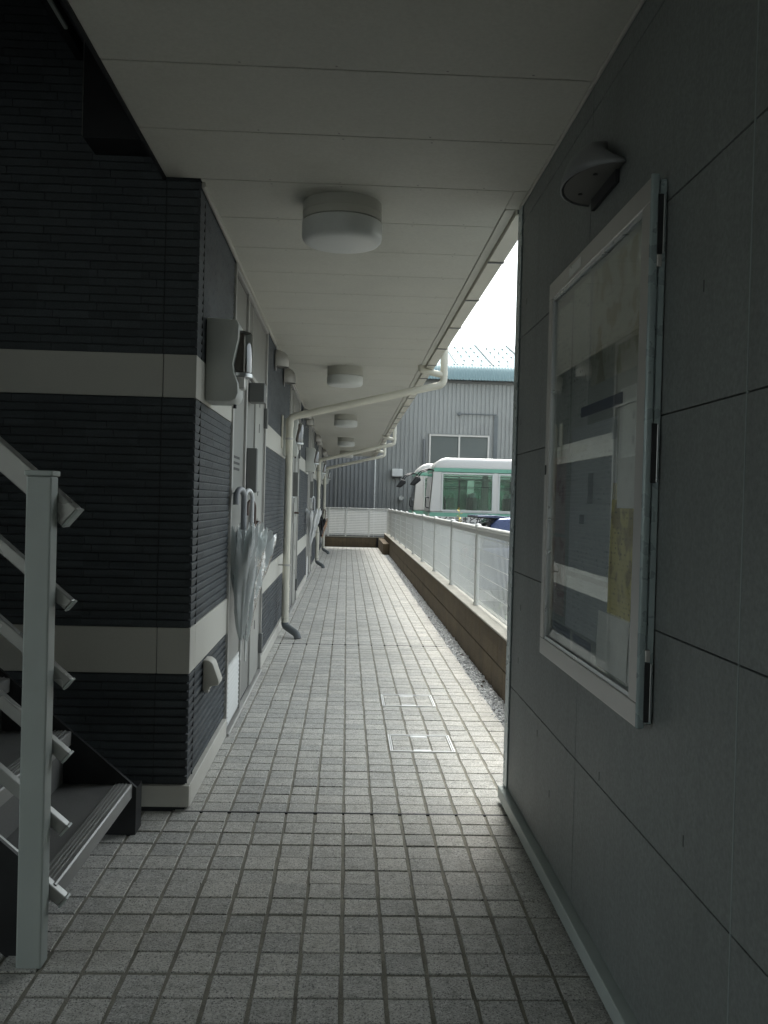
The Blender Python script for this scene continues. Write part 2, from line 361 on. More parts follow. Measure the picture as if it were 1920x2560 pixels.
# inspection covers let into the tiles
for i, (a, b, p, q) in enumerate(hatches):
    t = thing('inspection_cover', (a, p, 0), ('tile filled inspection cover nearer to the stairs, with bright metal rim', 'tile filled inspection cover further from the stairs, behind its twin')[i], 'floor cover', 'inspection covers in the paving')
    f = MB(); e = .007
    for (x0, x1, y0, y1) in ((a, b, p, p + e), (a, b, q - e, q), (a, a + e, p + e, q - e), (b - e, b, p + e, q - e)): f.box(x0, x1, y0, y1, -.01, .0075)
    f.build('rim', 'rim_white', t)
    f = MB(); a2, b2, p2, q2 = a + .010, b - .010, p + .010, q - .010
    for (x0, x1, y0, y1) in ((a2, b2, p2, p2 + .005), (a2, b2, q2 - .005, q2), (a2, a2 + .005, p2 + .005, q2 - .005), (b2 - .005, b2, p2 + .005, q2 - .005)): f.box(x0, x1, y0, y1, -.01, .006)
    f.build('lid_edge', 'rim_white', t)
    MB().box(a2 + .005, b2 - .005, p2 + .005, q2 - .005, -.012, -.002).build('lid_bed', 'mortar', t)
    wx = (b2 - a2 - .01) / 3; wy = (q2 - p2 - .01) / 3
    for ix in range(3):
        for iy in range(3):
            x0 = a2 + .005 + ix * wx; y0 = p2 + .005 + iy * wy; sh = .03 if ix == 1 else 0
            y1 = y0 + wy - .003; yy0 = y0 + .003
            if ix == 1 and iy == 0: yy0 += .03
            if ix == 1 and iy == 2: y1 -= .03
            MB().box(x0 + .004, x0 + wx - .004, yy0, y1, -.008, .0035).build('tile', 'granite', t, bevel=.0015, seg=1)
    for yy in (p2 + .006, q2 - .034):
        MB().box(a2 + .005 + wx + .004, a2 + .005 + 2 * wx - .004, yy, yy + .028, -.006, .005).build('lifting_plate', 'rim_white', t, bevel=.0015, seg=1)

# gravel strip beside the tiles
gb = tag(MB().box(.832, XB + .01, 3.4, 20.65, LOT, -.016).build('gravel_bed', 'gravel'), kind='structure')
gr = MB()
ico = bmesh.new(); bmesh.ops.create_icosphere(ico, subdivisions=1, radius=1); IV = np.array([v.co[:] for v in ico.verts]); IF = [tuple(v.index for v in f.verts) for f in ico.faces]; ico.free()
for i in range(7000):
    y = 3.5 + 17.1 * random.random() ** 1.5; x = random.uniform(.84, .968); r = random.uniform(.006, .012)
    A = np.array(Matrix.Rotation(random.uniform(0, 6), 3, Vector((random.random(), random.random(), random.random() + .1)).normalized()))
    S = np.array([r * random.uniform(.8, 1.4), r * random.uniform(.8, 1.3), r * random.uniform(.5, .8)])
    gr.add((IV * S) @ A.T + np.array([x, y, -.012 + random.uniform(0, .012)]), IF)
tag(gr.build('gravel', 'gravel'), 'pale gravel along the foot of the block wall', 'gravel', kind='stuff')
lf = MB()
for (x, y) in ((.90, 5.9), (.93, 6.05), (.87, 9.4), (.92, 7.1)):
    a = random.uniform(0, 3); d = Vector((math.cos(a), math.sin(a), .1)) * .022; s = Vector((-d.y, d.x, .004)) * .5; c = Vector((x, y, .008))
    lf.add([c - d, c + s, c + d, c - s, c + Vector((0, 0, .01))], [(0, 1, 4), (1, 2, 4), (2, 3, 4), (3, 0, 4)])
tag(lf.build('dead_leaves', 'leaf_dry'), 'dark dead leaves lying on the gravel strip', 'leaves', kind='stuff')

# ------------------------------------------------------------------ apartment building
ab = thing('apartment_building', (-.9, YC, 0), 'dark brick clad apartment building with cream bands, doors and overhanging passage roof', 'building')
WX = XL - .0085; WY = YC + .0085              # plane behind the brick courses
core = MB()
core.box(-6, WX, WY, YEND, LOT, 5.4)                       # body of the ground floor and above
core.box(-6, -.702, -3, WY - .0, 5.0, 5.4)
core.build('wall', 'groove', ab)
MB().box(WX + .001, .70, YC - .02, YEND, CEIL + .03, 5.4).build('upper_floor', 'street', ab)
MB().box(-.70, .95, -3.4, YC - .021, CEIL + .03, 5.4).build('upper_floor', 'street', ab)

MB().box(-4.1, -.7135, -3.4, 2.04, CEIL + .06, 5.4).build('upper_floor', 'street', ab)  # unseen slab, added to close off light from above
MB().box(-4.1, -3.95, 2.3, YC - .02, LOT, 5.0).build('light_block_wall', 'street', ab)  # unseen walls added to shape the light coming in from the left
MB().box(-4.1, -3.95, -3.38, .25, LOT, CEIL + .059).build('light_block_wall', 'street', ab)
def brick_mb(L):
    prof = [(0, .0), (.0030, .0012), (.0085, .0245), (.0075, .0268), (0, .0282)]
    return MB().prism(prof, 'x', 0, L)          # profile: (out, z); length along x
def place_brick(pf, L, face, a, z):
    """vertices of a brick starting at a along the face"""
    out = []
    for (t, d, zz) in pf:
        t = t * L
        out.append((WX + d, a + t, z + zz) if face == 'side' else (a + t, WY - d, z + zz))
    return out
UN = [(x, y, zz) for (x, y, zz) in brick_mb(1.).v]; UFc = brick_mb(1.).f
def courses(z0, z1, n): return [z0 + (z1 - z0) * i / n for i in range(n)]
ZC = courses(.102, .515, 13) + courses(.689, 1.55, 28) + courses(1.712, CEIL, 21)
ZTOP = courses(CEIL, 4.99, 85)
single = []; rest = MB()
GAP, SEAM = .0020, .008
def run(face, a0, a1, zs, first=0.):
    for iz, z in enumerate(zs):
        a = a0; L = .19 * (.35 + .65 * ((iz * 37 + int(z * 1000) * 11) % 100) / 100)
        while a < a1 - .004:
            b = min(a + L, a1)
            if a1 - b < .02: b = a1
            yield face, a, b - a - GAP, z
            a = b; L = .19
allb = []
for bnd in ((YC + .125 + SEAM, DOORS[0] - .006),): allb += list(run('side', *bnd, ZC))
allb += [('side', YC + .0, .125, z) for z in ZC]
allb += [('front', XL - .125, .125, z) for z in ZC]
allb += list(run('front', -1.62, XL - .125 - .0015, ZC))
far = []
for k in range(5):
    y0 = DOORS[k] + DW + .006; y1 = (DOORS[k + 1] - .006) if k < 4 else YEND
    far += list(run('side', y0, y1, ZC))
far += list(run('front', -3.9, -1.62 - GAP, ZC)) + list(run('front', -3.9, XL, ZTOP))
def key(b):
    f, a, L, z = b
    if f == 'front': return L if (a + L > -1.28 and not (a < -.95 and z < .5)) else -1
    return L * .575 / (a + L / 2)
allb.sort(key=key, reverse=True)
bm_cache = {}
for i, (f, a, L, z) in enumerate(allb):
    if i < 300:
        q = (f, round(L, 3))
        if q not in bm_cache:
            m = MB(); m.add(place_brick(UN, L, f, 0, 0), UFc); o_ = (WX, 0, 0) if f == 'side' else (0, WY, 0)
            bm_cache[q] = m.mesh('brick', 'brick', o_)
        link('brick', bm_cache[q], ab, (WX, a, z) if f == 'side' else (a, WY, z))
    else: rest.add(place_brick(UN, L, f, a, z), UFc)
for (f, a, L, z) in far: rest.add(place_brick(UN, L, f, a, z), UFc)
tag(rest.build('brick_courses', 'brick', ab), kind='stuff')

MB().box(WX + .0005, WX + .0076, YC + .1256, YC + .1324, .102, CEIL - .03).build('corner_seam', 'dark', ab)
# cream bands
def bays():
    yield YC + .124, DOORS[0] - .004
    for k in range(5): yield DOORS[k] + DW + .004, (DOORS[k + 1] - .004) if k < 4 else YEND
for z0, z1 in ((.516, .688), (1.551, 1.711)):
    MB().prism([(XL, YC), (XL - .122, YC), (XL - .122, WY + .002), (WX - .002, WY + .002), (WX - .002, YC + .122), (XL, YC + .122)], 'z', z0, z1).build('cream_band', 'cream', ab, bevel=.0015, seg=1)
    MB().box(-3.9, XL - .1245, YC, WY + .002, z0, z1).build('cream_band', 'cream', ab, bevel=.0015, seg=1)
    for a, b in bays(): MB().box(WX - .002, XL, a, b, z0, z1).build('cream_band', 'cream', ab, bevel=.0015, seg=1)
# base trim
MB().box(-1.9, XL + .012, YC - .012, WY + .002, .018, .098).build('base_trim', 'trim', ab, bevel=.002, seg=1)
for i, (a, b) in enumerate(bays()):
    MB().box(WX - .002, XL + .012, a if i else YC + .0135, b, .012, .098).build('base_trim', 'trim', ab, bevel=.002, seg=1)
# soffit: boards laid across the passage, each with its own edges
pan_cache = {}
k0 = -15
for k in range(k0, 46):
    y0 = 3.45 + .455 * k; y1 = min(y0 + .455, YEND) - .0055
    if y1 < y0 + .1: continue
    x0 = -.70 if k < 0 else XL + .001; x1 = XR + .02 if k < 0 else .597
    m = MB().box(x0, x1, y0, y1, CEIL, CEIL + .012)
    me = pan_cache.setdefault((x0, x1, round(y1 - y0, 3)), m.mesh('ceiling_board', 'soffit', (x0, y0, CEIL), bevel=.0015, seg=1))
    link('ceiling_board', me, ab, (x0, y0, CEIL))
MB().box(-.70, .70, -3.4, YEND, CEIL + .013, CEIL + .029).build('ceiling_backing', 'dark', ab)
MB().box(.5985, XR + .02, 3.45, YE + .018, CEIL, CEIL + .012).build('ceiling_board', 'soffit', ab)
nl = MB()
for k in range(-4, 30):
    for xx in (-.32, -.05, .24, .47):
        for dy in (.022, .432):
            if random.random() < .75: nl.lathe([(.0, -.0006), (.004, -.0004), (.004, .0005)], (xx + random.uniform(-.01, .01), 3.45 + .455 * k + dy, CEIL), n=6)
tag(nl.build('nail_heads', 'concrete', ab), kind='stuff')
MB().box(XL, XL + .014, YC + .01, YEND, CEIL - .022, CEIL - .0005).build('ceiling_bead', 'trim', ab, bevel=.003, seg=1)
MB().box(-.712, -.7005, -3.4, YC - .012, CEIL - .004, CEIL + .25).build('stair_edge_trim', 'steel_dark', ab)
# eaves gutter along the open side
MB().box(.600, .640, YE + .02, YEND, CEIL - .004, CEIL + .012).build('eaves_trim', 'soffit', ab, bevel=.002, seg=1)
MB().prism([(.643, CEIL - .022), (.715, CEIL - .022), (.722, CEIL + .06), (.716, CEIL + .06), (.709, CEIL - .016), (.649, CEIL - .016), (.649, CEIL + .06), (.643, CEIL + .06)], 'y', YE + .02, YEND).build('gutter', 'pipe', ab, bevel=.001, seg=1)
for k in range(25):
    y = 4.38 + .83 * k - .01
    if y < YEND: MB().prism([(.640, CEIL - .027), (.717, CEIL - .027), (.728, CEIL + .05), (.724, CEIL + .05), (.713, CEIL - .0225), (.640, CEIL - .0225)], 'y', y, y + .018).build('gutter_bracket', 'door_grey', ab)

# ---- door sets: service panel, door, side strip, transom
def door_set(y0, first):
    d = MB(); X0 = XL - .03
    d.box(X0 - .02, XL - .022, y0, y0 + DW, .0, 2.33)
    d = d.build('entrance_door', 'door', ab)
    f = MB(); fx = XL + .010
    for a, b in ((y0, y0 + .022), (y0 + .575, y0 + .600), (y0 + DW - .022, y0 + DW)): f.box(X0, fx, a, b, .0, 2.33)
    f.box(X0, fx, y0 + .022, y0 + .575, 2.305, 2.33); f.box(X0, fx, y0 + .60, y0 + DW - .022, 2.305, 2.33)
    f.box(X0, fx - .002, y0 + .60, y0 + DW - .022, 1.875, 1.900); f.box(X0, fx + .012, y0 + .022, y0 + DW - .022, .0, .018)
    f.build('door_frame', 'alu_warm', d, bevel=.002, seg=1)
    MB().box(X0 + .001, XL - .004, y0 + .030, y0 + .568, .03, 2.295).build('service_panel', 'door', d, bevel=.002, seg=1)
    MB().box(X0 + .001, XL - .006, y0 + .606, y0 + 1.12, .03, 1.868).build('door_leaf', 'door', d, bevel=.002, seg=1)
    MB().box(X0 + .001, XL + .004, y0 + 1.126, y0 + 1.60, .03, 1.868).build('door_strip', 'door_light', d, bevel=.003, seg=1)
    MB().box(X0 + .001, XL - .004, y0 + 1.606, y0 + DW - .024, .03, 1.868).build('side_light', 'door', d, bevel=.002, seg=1)
    MB().box(X0 + .001, XL - .005, y0 + .606, y0 + DW - .024, 1.905, 2.300).build('transom', 'door', d, bevel=.002, seg=1)
    MB().box(XL + .003, XL + .006, y0 + .84, y0 + .855, 1.905, 2.300).build('transom_bead', 'alu_warm', d)
    for zz in (.35, .62, 1.0, 1.2, 1.42, 1.60, 1.76): MB().box(XL + .0035, XL + .0052, y0 + 1.34, y0 + 1.375, zz, zz + .055).build('slot', 'steel_dark', d)
    for zz in (.13, 1.66): MB().box(XL - .003, XL + .020, y0 + DW - .050, y0 + DW - .005, zz, zz + .135).build('hinge', 'door_grey', d, bevel=.003, seg=1)
    # louvre at the foot of the service panel
    lv = MB(); a, b = y0 + .05, y0 + .54
    for (p, q, r, s) in ((a, b, .035, .05), (a, b, .325, .34), (a, a + .02, .05, .325), (b - .02, b, .05, .325)): lv.box(XL - .003, XL + .003, p, q, r, s)
    lv.build('louvre_frame', 'white', d)
    for i in range(11):
        z = .056 + i * .0245
        MB().prism([(XL - .003, z + .018), (XL + .0085, z), (XL + .0085, z + .003), (XL - .003, z + .021)], 'y', a + .02, b - .02).build('louvre_slat', 'white', d)
    for i in range(3): MB().box(XL - .0035, XL - .0028, y0 + .16, y0 + .40, 1.325 + i * .030, 1.338 + i * .030).build('name_slot', 'steel_dark', d)
    # letter flap box, small box under the transom, lever
    MB().box(XL - .005, XL + .055, y0 + .74, y0 + .80, 1.215, 1.468).build('letter_box', 'door_grey', d, bevel=.004)
    MB().box(XL - .005, XL + .050, y0 + .805, y0 + 1.02, 1.222, 1.462).build('letter_box_face', 'door_light', d, bevel=.003)
    MB().box(XL - .005, XL + .085, y0 + .78, y0 + .90, 1.735, 1.845).build('closer_box', 'door_grey', d, bevel=.005)
    MB().box(XL - .005, XL + .012, y0 + .96, y0 + 1.03, .93, 1.15).build('lock_plate', 'alu_warm', d, bevel=.003)
    h = MB().tube(fillet([(XL + .01, y0 + .99, 1.04), (XL + .055, y0 + .99, 1.04), (XL + .055, y0 + .88, 1.04)], .02), .010, 8); h.build('handle', 'brown', d, smooth=True)
    MB().tube(fillet([(XL - .004, y0 + .30, 1.205), (XL + .045, y0 + .30, 1.205), (XL + .045, y0 + .10, 1.205), (XL - .004, y0 + .10, 1.205)], .012), .006, 8).build('hanging_bar', 'alu', d, smooth=True)
    return d
for i, y in enumerate(DOORS): door_set(y, i == 0)
# hooded vents below the soffit in each bay
for k in range(5):
    for off in (2.50, 3.45):
        y = DOORS[k] + off
        if y > YEND - .3: continue
        v = MB(); r = .082; c = (XL + .012, y, 2.235); rings = []
        for i in range(-1, 12):                      # hood: quarter sphere over straight cheeks, mouth open below
            t = math.pi * min(max(i, 0), 10) / 10; drop = -.050 if i in (-1, 11) else 0; q = []
            for j in range(7):
                p_ = math.pi / 2 * j / 6
                q.append((c[0] + r * 1.15 * math.sin(p_), c[1] - r * math.cos(t) * math.cos(p_), c[2] + r * math.sin(t) * math.cos(p_) + drop))
            rings.append(q)
        v.quadring(rings, closed=False, cap=False); c = (XL, y, 2.235)
        v.lathe([(r * .9, 0), (r, .008), (.001, .009)], (c[0], c[1], c[2]), axis='x', n=18)
        v.build('hood_vent', 'alu_warm', ab, smooth=True)

# ------------------------------------------------------------------ stairs and rail
st = thing('staircase', (-.80, 2.8, 0), 'steel stairs with grey treads and white railing rising to the left', 'stairs')
RUN, RISE, NX0 = .212, .18, -.724
for i in range(11):
    xn = NX0 - RUN * i; z = RISE * (i + 1)
    tr = MB().box(xn - .235, xn - .0, 2.375, 3.205, z - .012, z).build('tread', 'tread', st, bevel=.003)
    MB().prism([(xn - .006, z - .045), (xn + .006, z - .045), (xn + .006, z - .002), (xn + .002, z + .002), (xn - .045, z + .0025), (xn - .045, z + .0006), (xn - .006, z - .006)], 'y', 2.374, 3.206).build('nosing', 'nosing', tr)
    for q in range(4): MB().box(xn - .016 - q * .0115, xn - .0115 - q * .0115, 2.376, 3.204, z + .002, z + .0052).build('tread_ridge', 'nosing', tr)
    if i: MB().box(xn - .030, xn - .018, 2.378, 3.202, z - RISE + .001, z - .013).build('riser', 'tread', st, bevel=.002, seg=1)
sl = RISE / RUN
def stringer(y0, y1, name):
    x0 = NX0 + (.02 if y0 > 3 else -.012); xe = NX0 - RUN * 11
    up = lambda x, o: (NX0 - x) * sl + o
    MB().prism([(x0, .0), (x0, up(x0, .185)), (xe, up(xe, .185)), (xe, up(xe, -.10)), (x0 - .10, .0)], 'y', y0, y1).build(name, 'steel_dark', st)
stringer(3.207, 3.222, 'stringer'); stringer(2.358, 2.372, 'stringer')
ft = MB().prism([(NX0 + .019, 0), (NX0 + .019, .165), (NX0 - .09, .165), (NX0 - .09, 0)], 'y', 3.223, 3.30); ft.build('stringer_foot', 'steel_dark', st)
MB().box(NX0 - 2.6, NX0 - 2.33, 2.2, 3.3, 1.94, 1.98).build('landing', 'tread', st)
pst = MB().box(-.790, -.7285, 2.296, 2.352, 0, 1.222).build('newel_post', 'rail', st, bevel=.004)
MB().box(-.794, -.7245, 2.292, 2.356, 1.2225, 1.236).build('post_cap', 'rail', pst, bevel=.003)
def rail(zt, h, wd, name, xe=-2.9, cap=True, mt='rail'):
    """sloping bar whose lower end pokes past the post; zt is the height of its top edge at x=-.70"""
    a = Vector((-.700, 2.3765, zt - h / 2)); b = Vector((xe, 2.3765, zt - h / 2 + (-.700 - xe) * sl))
    o = MB().bar(a, b, wd, h).build(name, 'rail_dim', st, bevel=.003)
    d = (a - b).normalized()
    MB().bar(a + d * .0005, a + d * .006, wd + .001, h + .001).build('end_cap', 'rail', o)
rail(1.150, .058, .050, 'handrail')
for zt in (.912, .712, .524, .338, .155): rail(zt, .030, .030, 'rail_bar')
# dark underside of the upper landing over the stair
ul = thing('upper_landing', (-1.6, 3.0, 2.9), 'dark steel landing above the stairs at the upper left', 'landing')
MB().box(-3.8, -.715, 2.05, WY - .016, 3.02, 3.08).build('deck', 'steel_dark', ul)  # landing deck added over the stair to keep the wall below dark
MB().box(-.965, -.715, 3.30, WY - .012, 2.44, 3.019).build('beam_casing', 'steel_dark', ul)
MB().box(-.968, -.9655, 3.296, 3.30, 2.445, 3.0).build('casing_edge', 'door_grey', ul)
MB().bar((-1.02, 2.2, 2.80), (-1.02, 3.44, 2.80), .03, .05).build('edge_beam', 'steel_dark', ul)
MB().box(-1.09, -1.04, 2.86, 2.96, 2.74, 3.015).build('hanger', 'rail', ul, bevel=.004)
MB().bar((-1.0, 2.80, 2.77), (-1.0, 3.20, 2.77), .012, .01).build('light_strip', 'rail', ul)

# ------------------------------------------------------------------ screen wall on the right
sw = thing('screen_wall', (.79, 1.0, 0), 'dark grey cement board wall on the right with visible panel joints', 'wall')
MB().box(XR + .014, .93, -3.4, YE - .004, LOT, CEIL + .028).build('wall_core', 'seam', sw)
ZJ = [.070, .475, .925, 1.378, 1.827, 2.278, CEIL - .001]; YJ = [-3.4, -2.65, -1.6, -.60, .45, 1.50, 2.545, YE - .012]
for i in range(len(ZJ) - 1):
    for j in range(len(YJ) - 1):
        MB().box(XR + .001, XR + .0135, YJ[j] + .0018, YJ[j + 1] - .0018, ZJ[i] + .0015, ZJ[i + 1] - .0015).build('wall_panel', 'panelwall', sw, bevel=.001, seg=1)
for y in (1.50,): MB().box(XR + .0005, XR + .004, y - .0022, y + .0022, .07, CEIL - .002).build('joint_sealant', mat('pale_sealant', (.30, .34, .335), .6), sw)
MB().box(XR - .005, .934, YE - .0115, YE + .003, .03, CEIL + .0).build('end_trim', 'alu_side', sw, bevel=.002)
MB().box(XR - .005, XR - .0005, YE - .075, YE - .012, .07, CEIL - .013).build('end_trim', 'alu_side', sw, bevel=.001, seg=1)
MB().box(XR - .028, XR + .014, -3.4, YE - .02, .022, .068).build('base_trim', 'rail', sw, bevel=.003)
MB().box(XR - .008, XR + .001, -3.4, YE - .013, CEIL - .012, CEIL - .0008).build('ceiling_bead', 'trim', sw, bevel=.002, seg=1)
sp = MB()
for (y, z) in ((3.40, .80), (3.42, .60), (3.05, .42), (3.45, 1.95), (3.5, 1.5), (1.7, 1.6), (2.3, .50), (2.85, .28), (1.72, .55)):
    sp.box(XR + .0004, XR + .002, y - .0022, y + .0022, z - .011, z + .011)
sp.build('plugged_screws', 'seam', sw)

# ------------------------------------------------------------------ notice board
NB = (1.918, 2.895, .716, 1.880); XF = .622
nb = thing('notice_board', (XR, 2.4, .716), 'glazed aluminium notice board mounted on the dark panel wall', 'notice board')
y0, y1, z0, z1 = NB
MB().box(XR - .016, XR - .0005, y0 + .012, y1 - .004, z0 + .004, z1 - .004).build('case', 'alu', nb, bevel=.002)
MB().box(XR - .0175, XR - .0163, y0 + .05, y1 - .05, z0 + .05, z1 - .05).build('backing', mat('felt_backing', (.40, .41, .385), .95, var=.08), nb)
fr = 0.052
f = MB()
for (a, b, c, d) in ((y0, y1, z1 - fr, z1), (y0, y1, z0, z0 + fr), (y0, y0 + .060, z0 + fr, z1 - fr), (y1 - .042, y1, z0 + fr, z1 - fr)): f.box(XF, XR - .018, a, b, c, d)
fo = f.build('door_frame', 'alu_warm', nb, bevel=.003)
e = MB()
for (a, b, c, d) in ((y0 + .06, y1 - .042, z1 - fr - .010, z1 - fr), (y0 + .06, y1 - .042, z0 + fr, z0 + fr + .010), (y0 + .06, y0 + .068, z0 + fr + .010, z1 - fr - .010), (y1 - .052, y1 - .042, z0 + fr + .010, z1 - fr - .010)): e.box(XF + .004, XR - .019, a, b, c, d)
e.build('glazing_bead', 'alu', fo)
MB().box(XF - .003, XF + .0155, y0 - .010, y0 - .0004, z0, z1 + .004).build('edge_bead', 'alu_side', fo, bevel=.006, seg=4, smooth=True)
MB().box(XF + .018, XR - .001, y0 - .006, y0 + .0115, z0 + .01, z1 - .006).build('case_side', 'alu_side', nb, bevel=.0015, seg=1)
MB().box(XF + .009, XF + .012, y0 + .068, y1 - .052, z0 + fr + .010, z1 - fr - .010).build('glass_pane', 'glass', nb)
for zz in (z1 - .165, 1.235, z0 + .015):
    hg = MB().box(XF + .012, XR - .010, y0 - .0125, y0 - .0062, zz, zz + .125).build('hinge', 'steel_dark', nb)
    MB().tube([(XR - .008, y0 - .010, zz + .002), (XR - .008, y0 - .010, zz + .123)], .0024, 6).build('hinge_pin', 'alu', hg)
for zz in (z1 - .192, z0 + .142): MB().box(XF + .012, XR - .010, y0 - .0125, y0 - .0062, zz, zz + .026).build('clip', 'alu_warm', nb, bevel=.002)
MB().box(XF - .0012, XF - .0002, 2.50, 2.63, z1 - .040, z1 - .014).build('maker_plate', 'alu', nb)
MB().box(XF - .002, XF + .002, y1 - .024, y1 - .014, 1.28, 1.31).build('lock', 'steel_dark', nb)
W_ = (.62, .63, .60)
PR = {
 'a': print_mat('print_notice', (.74, .75, .71), (.10, .12, .13), (.024, .017), .95),
 'b': print_mat('print_dense', (.80, .82, .84), (.08, .09, .13), (.018, .013), .9),
 'c': print_mat('print_poster', (.60, .58, .48), (.08, .10, .06), (.03, .02), .6, (.30, .27, .14)),
 'd': print_mat('print_pink', (.62, .48, .45), (.24, .06, .06), (.016, .009), .8, (.36, .16, .14)),
 'y': print_mat('print_yellow', (.56, .49, .16), (.08, .08, .02), (.026, .012), .95, (.30, .25, .09)),
 'n': print_mat('print_navy', (.05, .07, .12), (.30, .34, .38), (.014, .007), .7),
 'w': print_mat('print_plain', (.78, .79, .76), (.5, .46, .46), (.05, .03), .3),
}
def sheet(ya, yb, za, zb, key, label, dx=0., skew=0., bar=None):
    x = XR - .0182 - dx
    rings = []
    n = 6
    rows = []
    for i in range(n + 1):
        t = i / n; cur = .0008 * math.sin(t * 5 + ya * 9)
        rows.append([(x - cur, ya + skew * (1 - t), za + (zb - za) * t), (x - cur, yb + skew * (1 - t), za + (zb - za) * t)])
    m = MB(); vs = []
    for r in rows: vs += r
    vs2 = [(a - .0005, b, c) for a, b, c in vs]; k = len(vs)
    fs = [(2 * i, 2 * i + 1, 2 * i + 3, 2 * i + 2) for i in range(n)] + [(k + 2 * i, k + 2 * i + 2, k + 2 * i + 3, k + 2 * i + 1) for i in range(n)]
    edge = [0] + [2 * i for i in range(1, n + 1)] + [2 * i + 1 for i in range(n, -1, -1)]
    for p, q in zip(edge, edge[1:] + edge[:1]): fs.append((p, q, k + q, k + p))
    m.add(vs + vs2, fs)
    o = thing('notice_sheet', (x, (ya + yb) / 2, za), label, 'paper', 'sheets inside the notice board')
    m.build('paper', PR[key], o)
    if bar: MB().box(x - .0024, x - .0012, bar[0], bar[1], bar[2], bar[3]).build('heading_bar', mat('heading_ink', (.035, .05, .085), .7), o)
sheet(2.02, 2.42, 1.50, 1.80, 'c', 'brownish poster at the top near edge of the notice board')
sheet(2.44, 2.62, 1.33, 1.80, 'a', 'narrow pale notice at the top middle of the notice board', .0006)
sheet(2.64, 2.83, 1.35, 1.78, 'a', 'pale printed notice at the top far corner of the notice board')
sheet(2.16, 2.60, 1.00, 1.40, 'b', 'bluish printed sheet with dark heading bar in the board middle', .0012, bar=(2.12, 2.50, 1.425, 1.452))
for (a, b, c, d) in ((2.36, 2.41, 1.19, 1.27), (2.44, 2.49, 1.08, 1.16)):
    MB().box(XR - .0205, XR - .0200, a, b, c, d).build('printed_picture', mat('picture_ink', (.14, .15, .17), .7), [o for o in COL.objects if o.name.startswith('notice_sheet')][-1])
sheet(2.66, 2.83, 1.10, 1.33, 'd', 'reddish printed flyer at the far edge of the notice board', .0006)
sheet(2.645, 2.82, .86, 1.09, 'd', 'second reddish flyer lower at the far edge of the board', .0012)
sheet(2.20, 2.62, .84, .985, 'b', 'grey printed sheet low in the board middle', .0006)
sheet(2.00, 2.14, .98, 1.46, 'w', 'plain cream sheet at the near edge of the notice board', .0018)
sheet(2.00, 2.18, .90, 1.24, 'y', 'yellow printed flyer near the hinges of the notice board', .0026, skew=.02)
sheet(2.02, 2.27, .788, .925, 'w', 'blank white sheet in the bottom near corner of the board', .0034, skew=.01)
sheet(2.56, 2.80, .782, .835, 'n', 'dark blue printed slip in the bottom far corner of board', .0010)
sheet(2.34, 2.53, .782, .830, 'n', 'dark blue printed slip at the board bottom, second from far corner', .0010)

# ------------------------------------------------------------------ wall lamp above the board
wl = thing('wall_lamp', (XR, 2.385, 2.02), 'dark half dome wall lamp above the notice board', 'lamp')
def dome(hw, pr, ht, zb):
    rings = []
    for i in range(13):
        t = math.pi * i / 12; q = []
        for j in range(9):
            p_ = math.pi / 2 * j / 8
            q.append((XR - .002 - pr * math.sin(t) * math.cos(p_), 2.385 - hw * math.cos(t) * math.cos(p_) ** .85, zb + ht * math.sin(p_) * (.25 + .75 * math.sin(t))))
        rings.append(q)
    return MB().quadring(rings, closed=False, cap=False)
lm = mat('lamp_dome', (.24, .25, .255), .45, .3, var=.05)
d_ = dome(.172, .112, .115, 2.02).build('dome', lm, wl, smooth=True)
md = d_.modifiers.new('thick', 'SOLIDIFY'); md.thickness = .004; md.offset = 0
dif = MB(); dif.prism([(XR - .003 - .103 * math.sin(math.pi * i / 16), 2.385 - .163 * math.cos(math.pi * i / 16)) for i in range(17)], 'z', 2.022, 2.028); dif.build('diffuser', mat('lamp_diffuser', (.11, .11, .10), .5), wl)
for yy in (2.31, 2.46): MB().lathe([(.001, -.002), (.006, -.002), (.006, .002)], (XR - .05, yy, 2.021), n=8).build('screw', 'black', wl)
MB().box(XR - .010, XR - .0005, 2.27, 2.50, 1.990, 2.045).build('back_plate', 'steel_dark', wl)

# ------------------------------------------------------------------ ceiling lamps
cl = thing('ceiling_lamp', (-.048, 3.68, CEIL), 'x', 'lamp', 'round lamps along the passage ceiling')
c = (-.048, 3.68, CEIL)
MB().lathe([(.155, -.0005), (.157, -.03), (.158, -.072), (.152, -.0745)], c, n=48).build('base_ring', 'lampbase', cl, smooth=True)
MB().lathe([(.1565, -.038), (.1592, -.039), (.1592, -.042), (.1565, -.043)], c, n=48).build('trim_ring', 'lampbase', cl, smooth=True)
MB().lathe([(.151, -.074), (.1545, -.0775), (.1592, -.079), (.1595, -.130), (.156, -.145), (.146, -.156), (.125, -.161), (.06, -.163), (.001, -.1635)], c, n=48).build('shade', 'lampglass', cl, smooth=True)
LBL = ['nearest and largest round ceiling lamp, hanging by the stairs', 'second round ceiling lamp from the stairs', 'third round ceiling lamp from the stairs', 'fourth round ceiling lamp from the stairs', 'farthest round ceiling lamp, by the end of the passage']
for i in range(5):
    o = cl if i == 0 else copy_tree(cl); o.location = (-.048, 3.68 + 4.50 * i, CEIL); o['label'] = LBL[i]

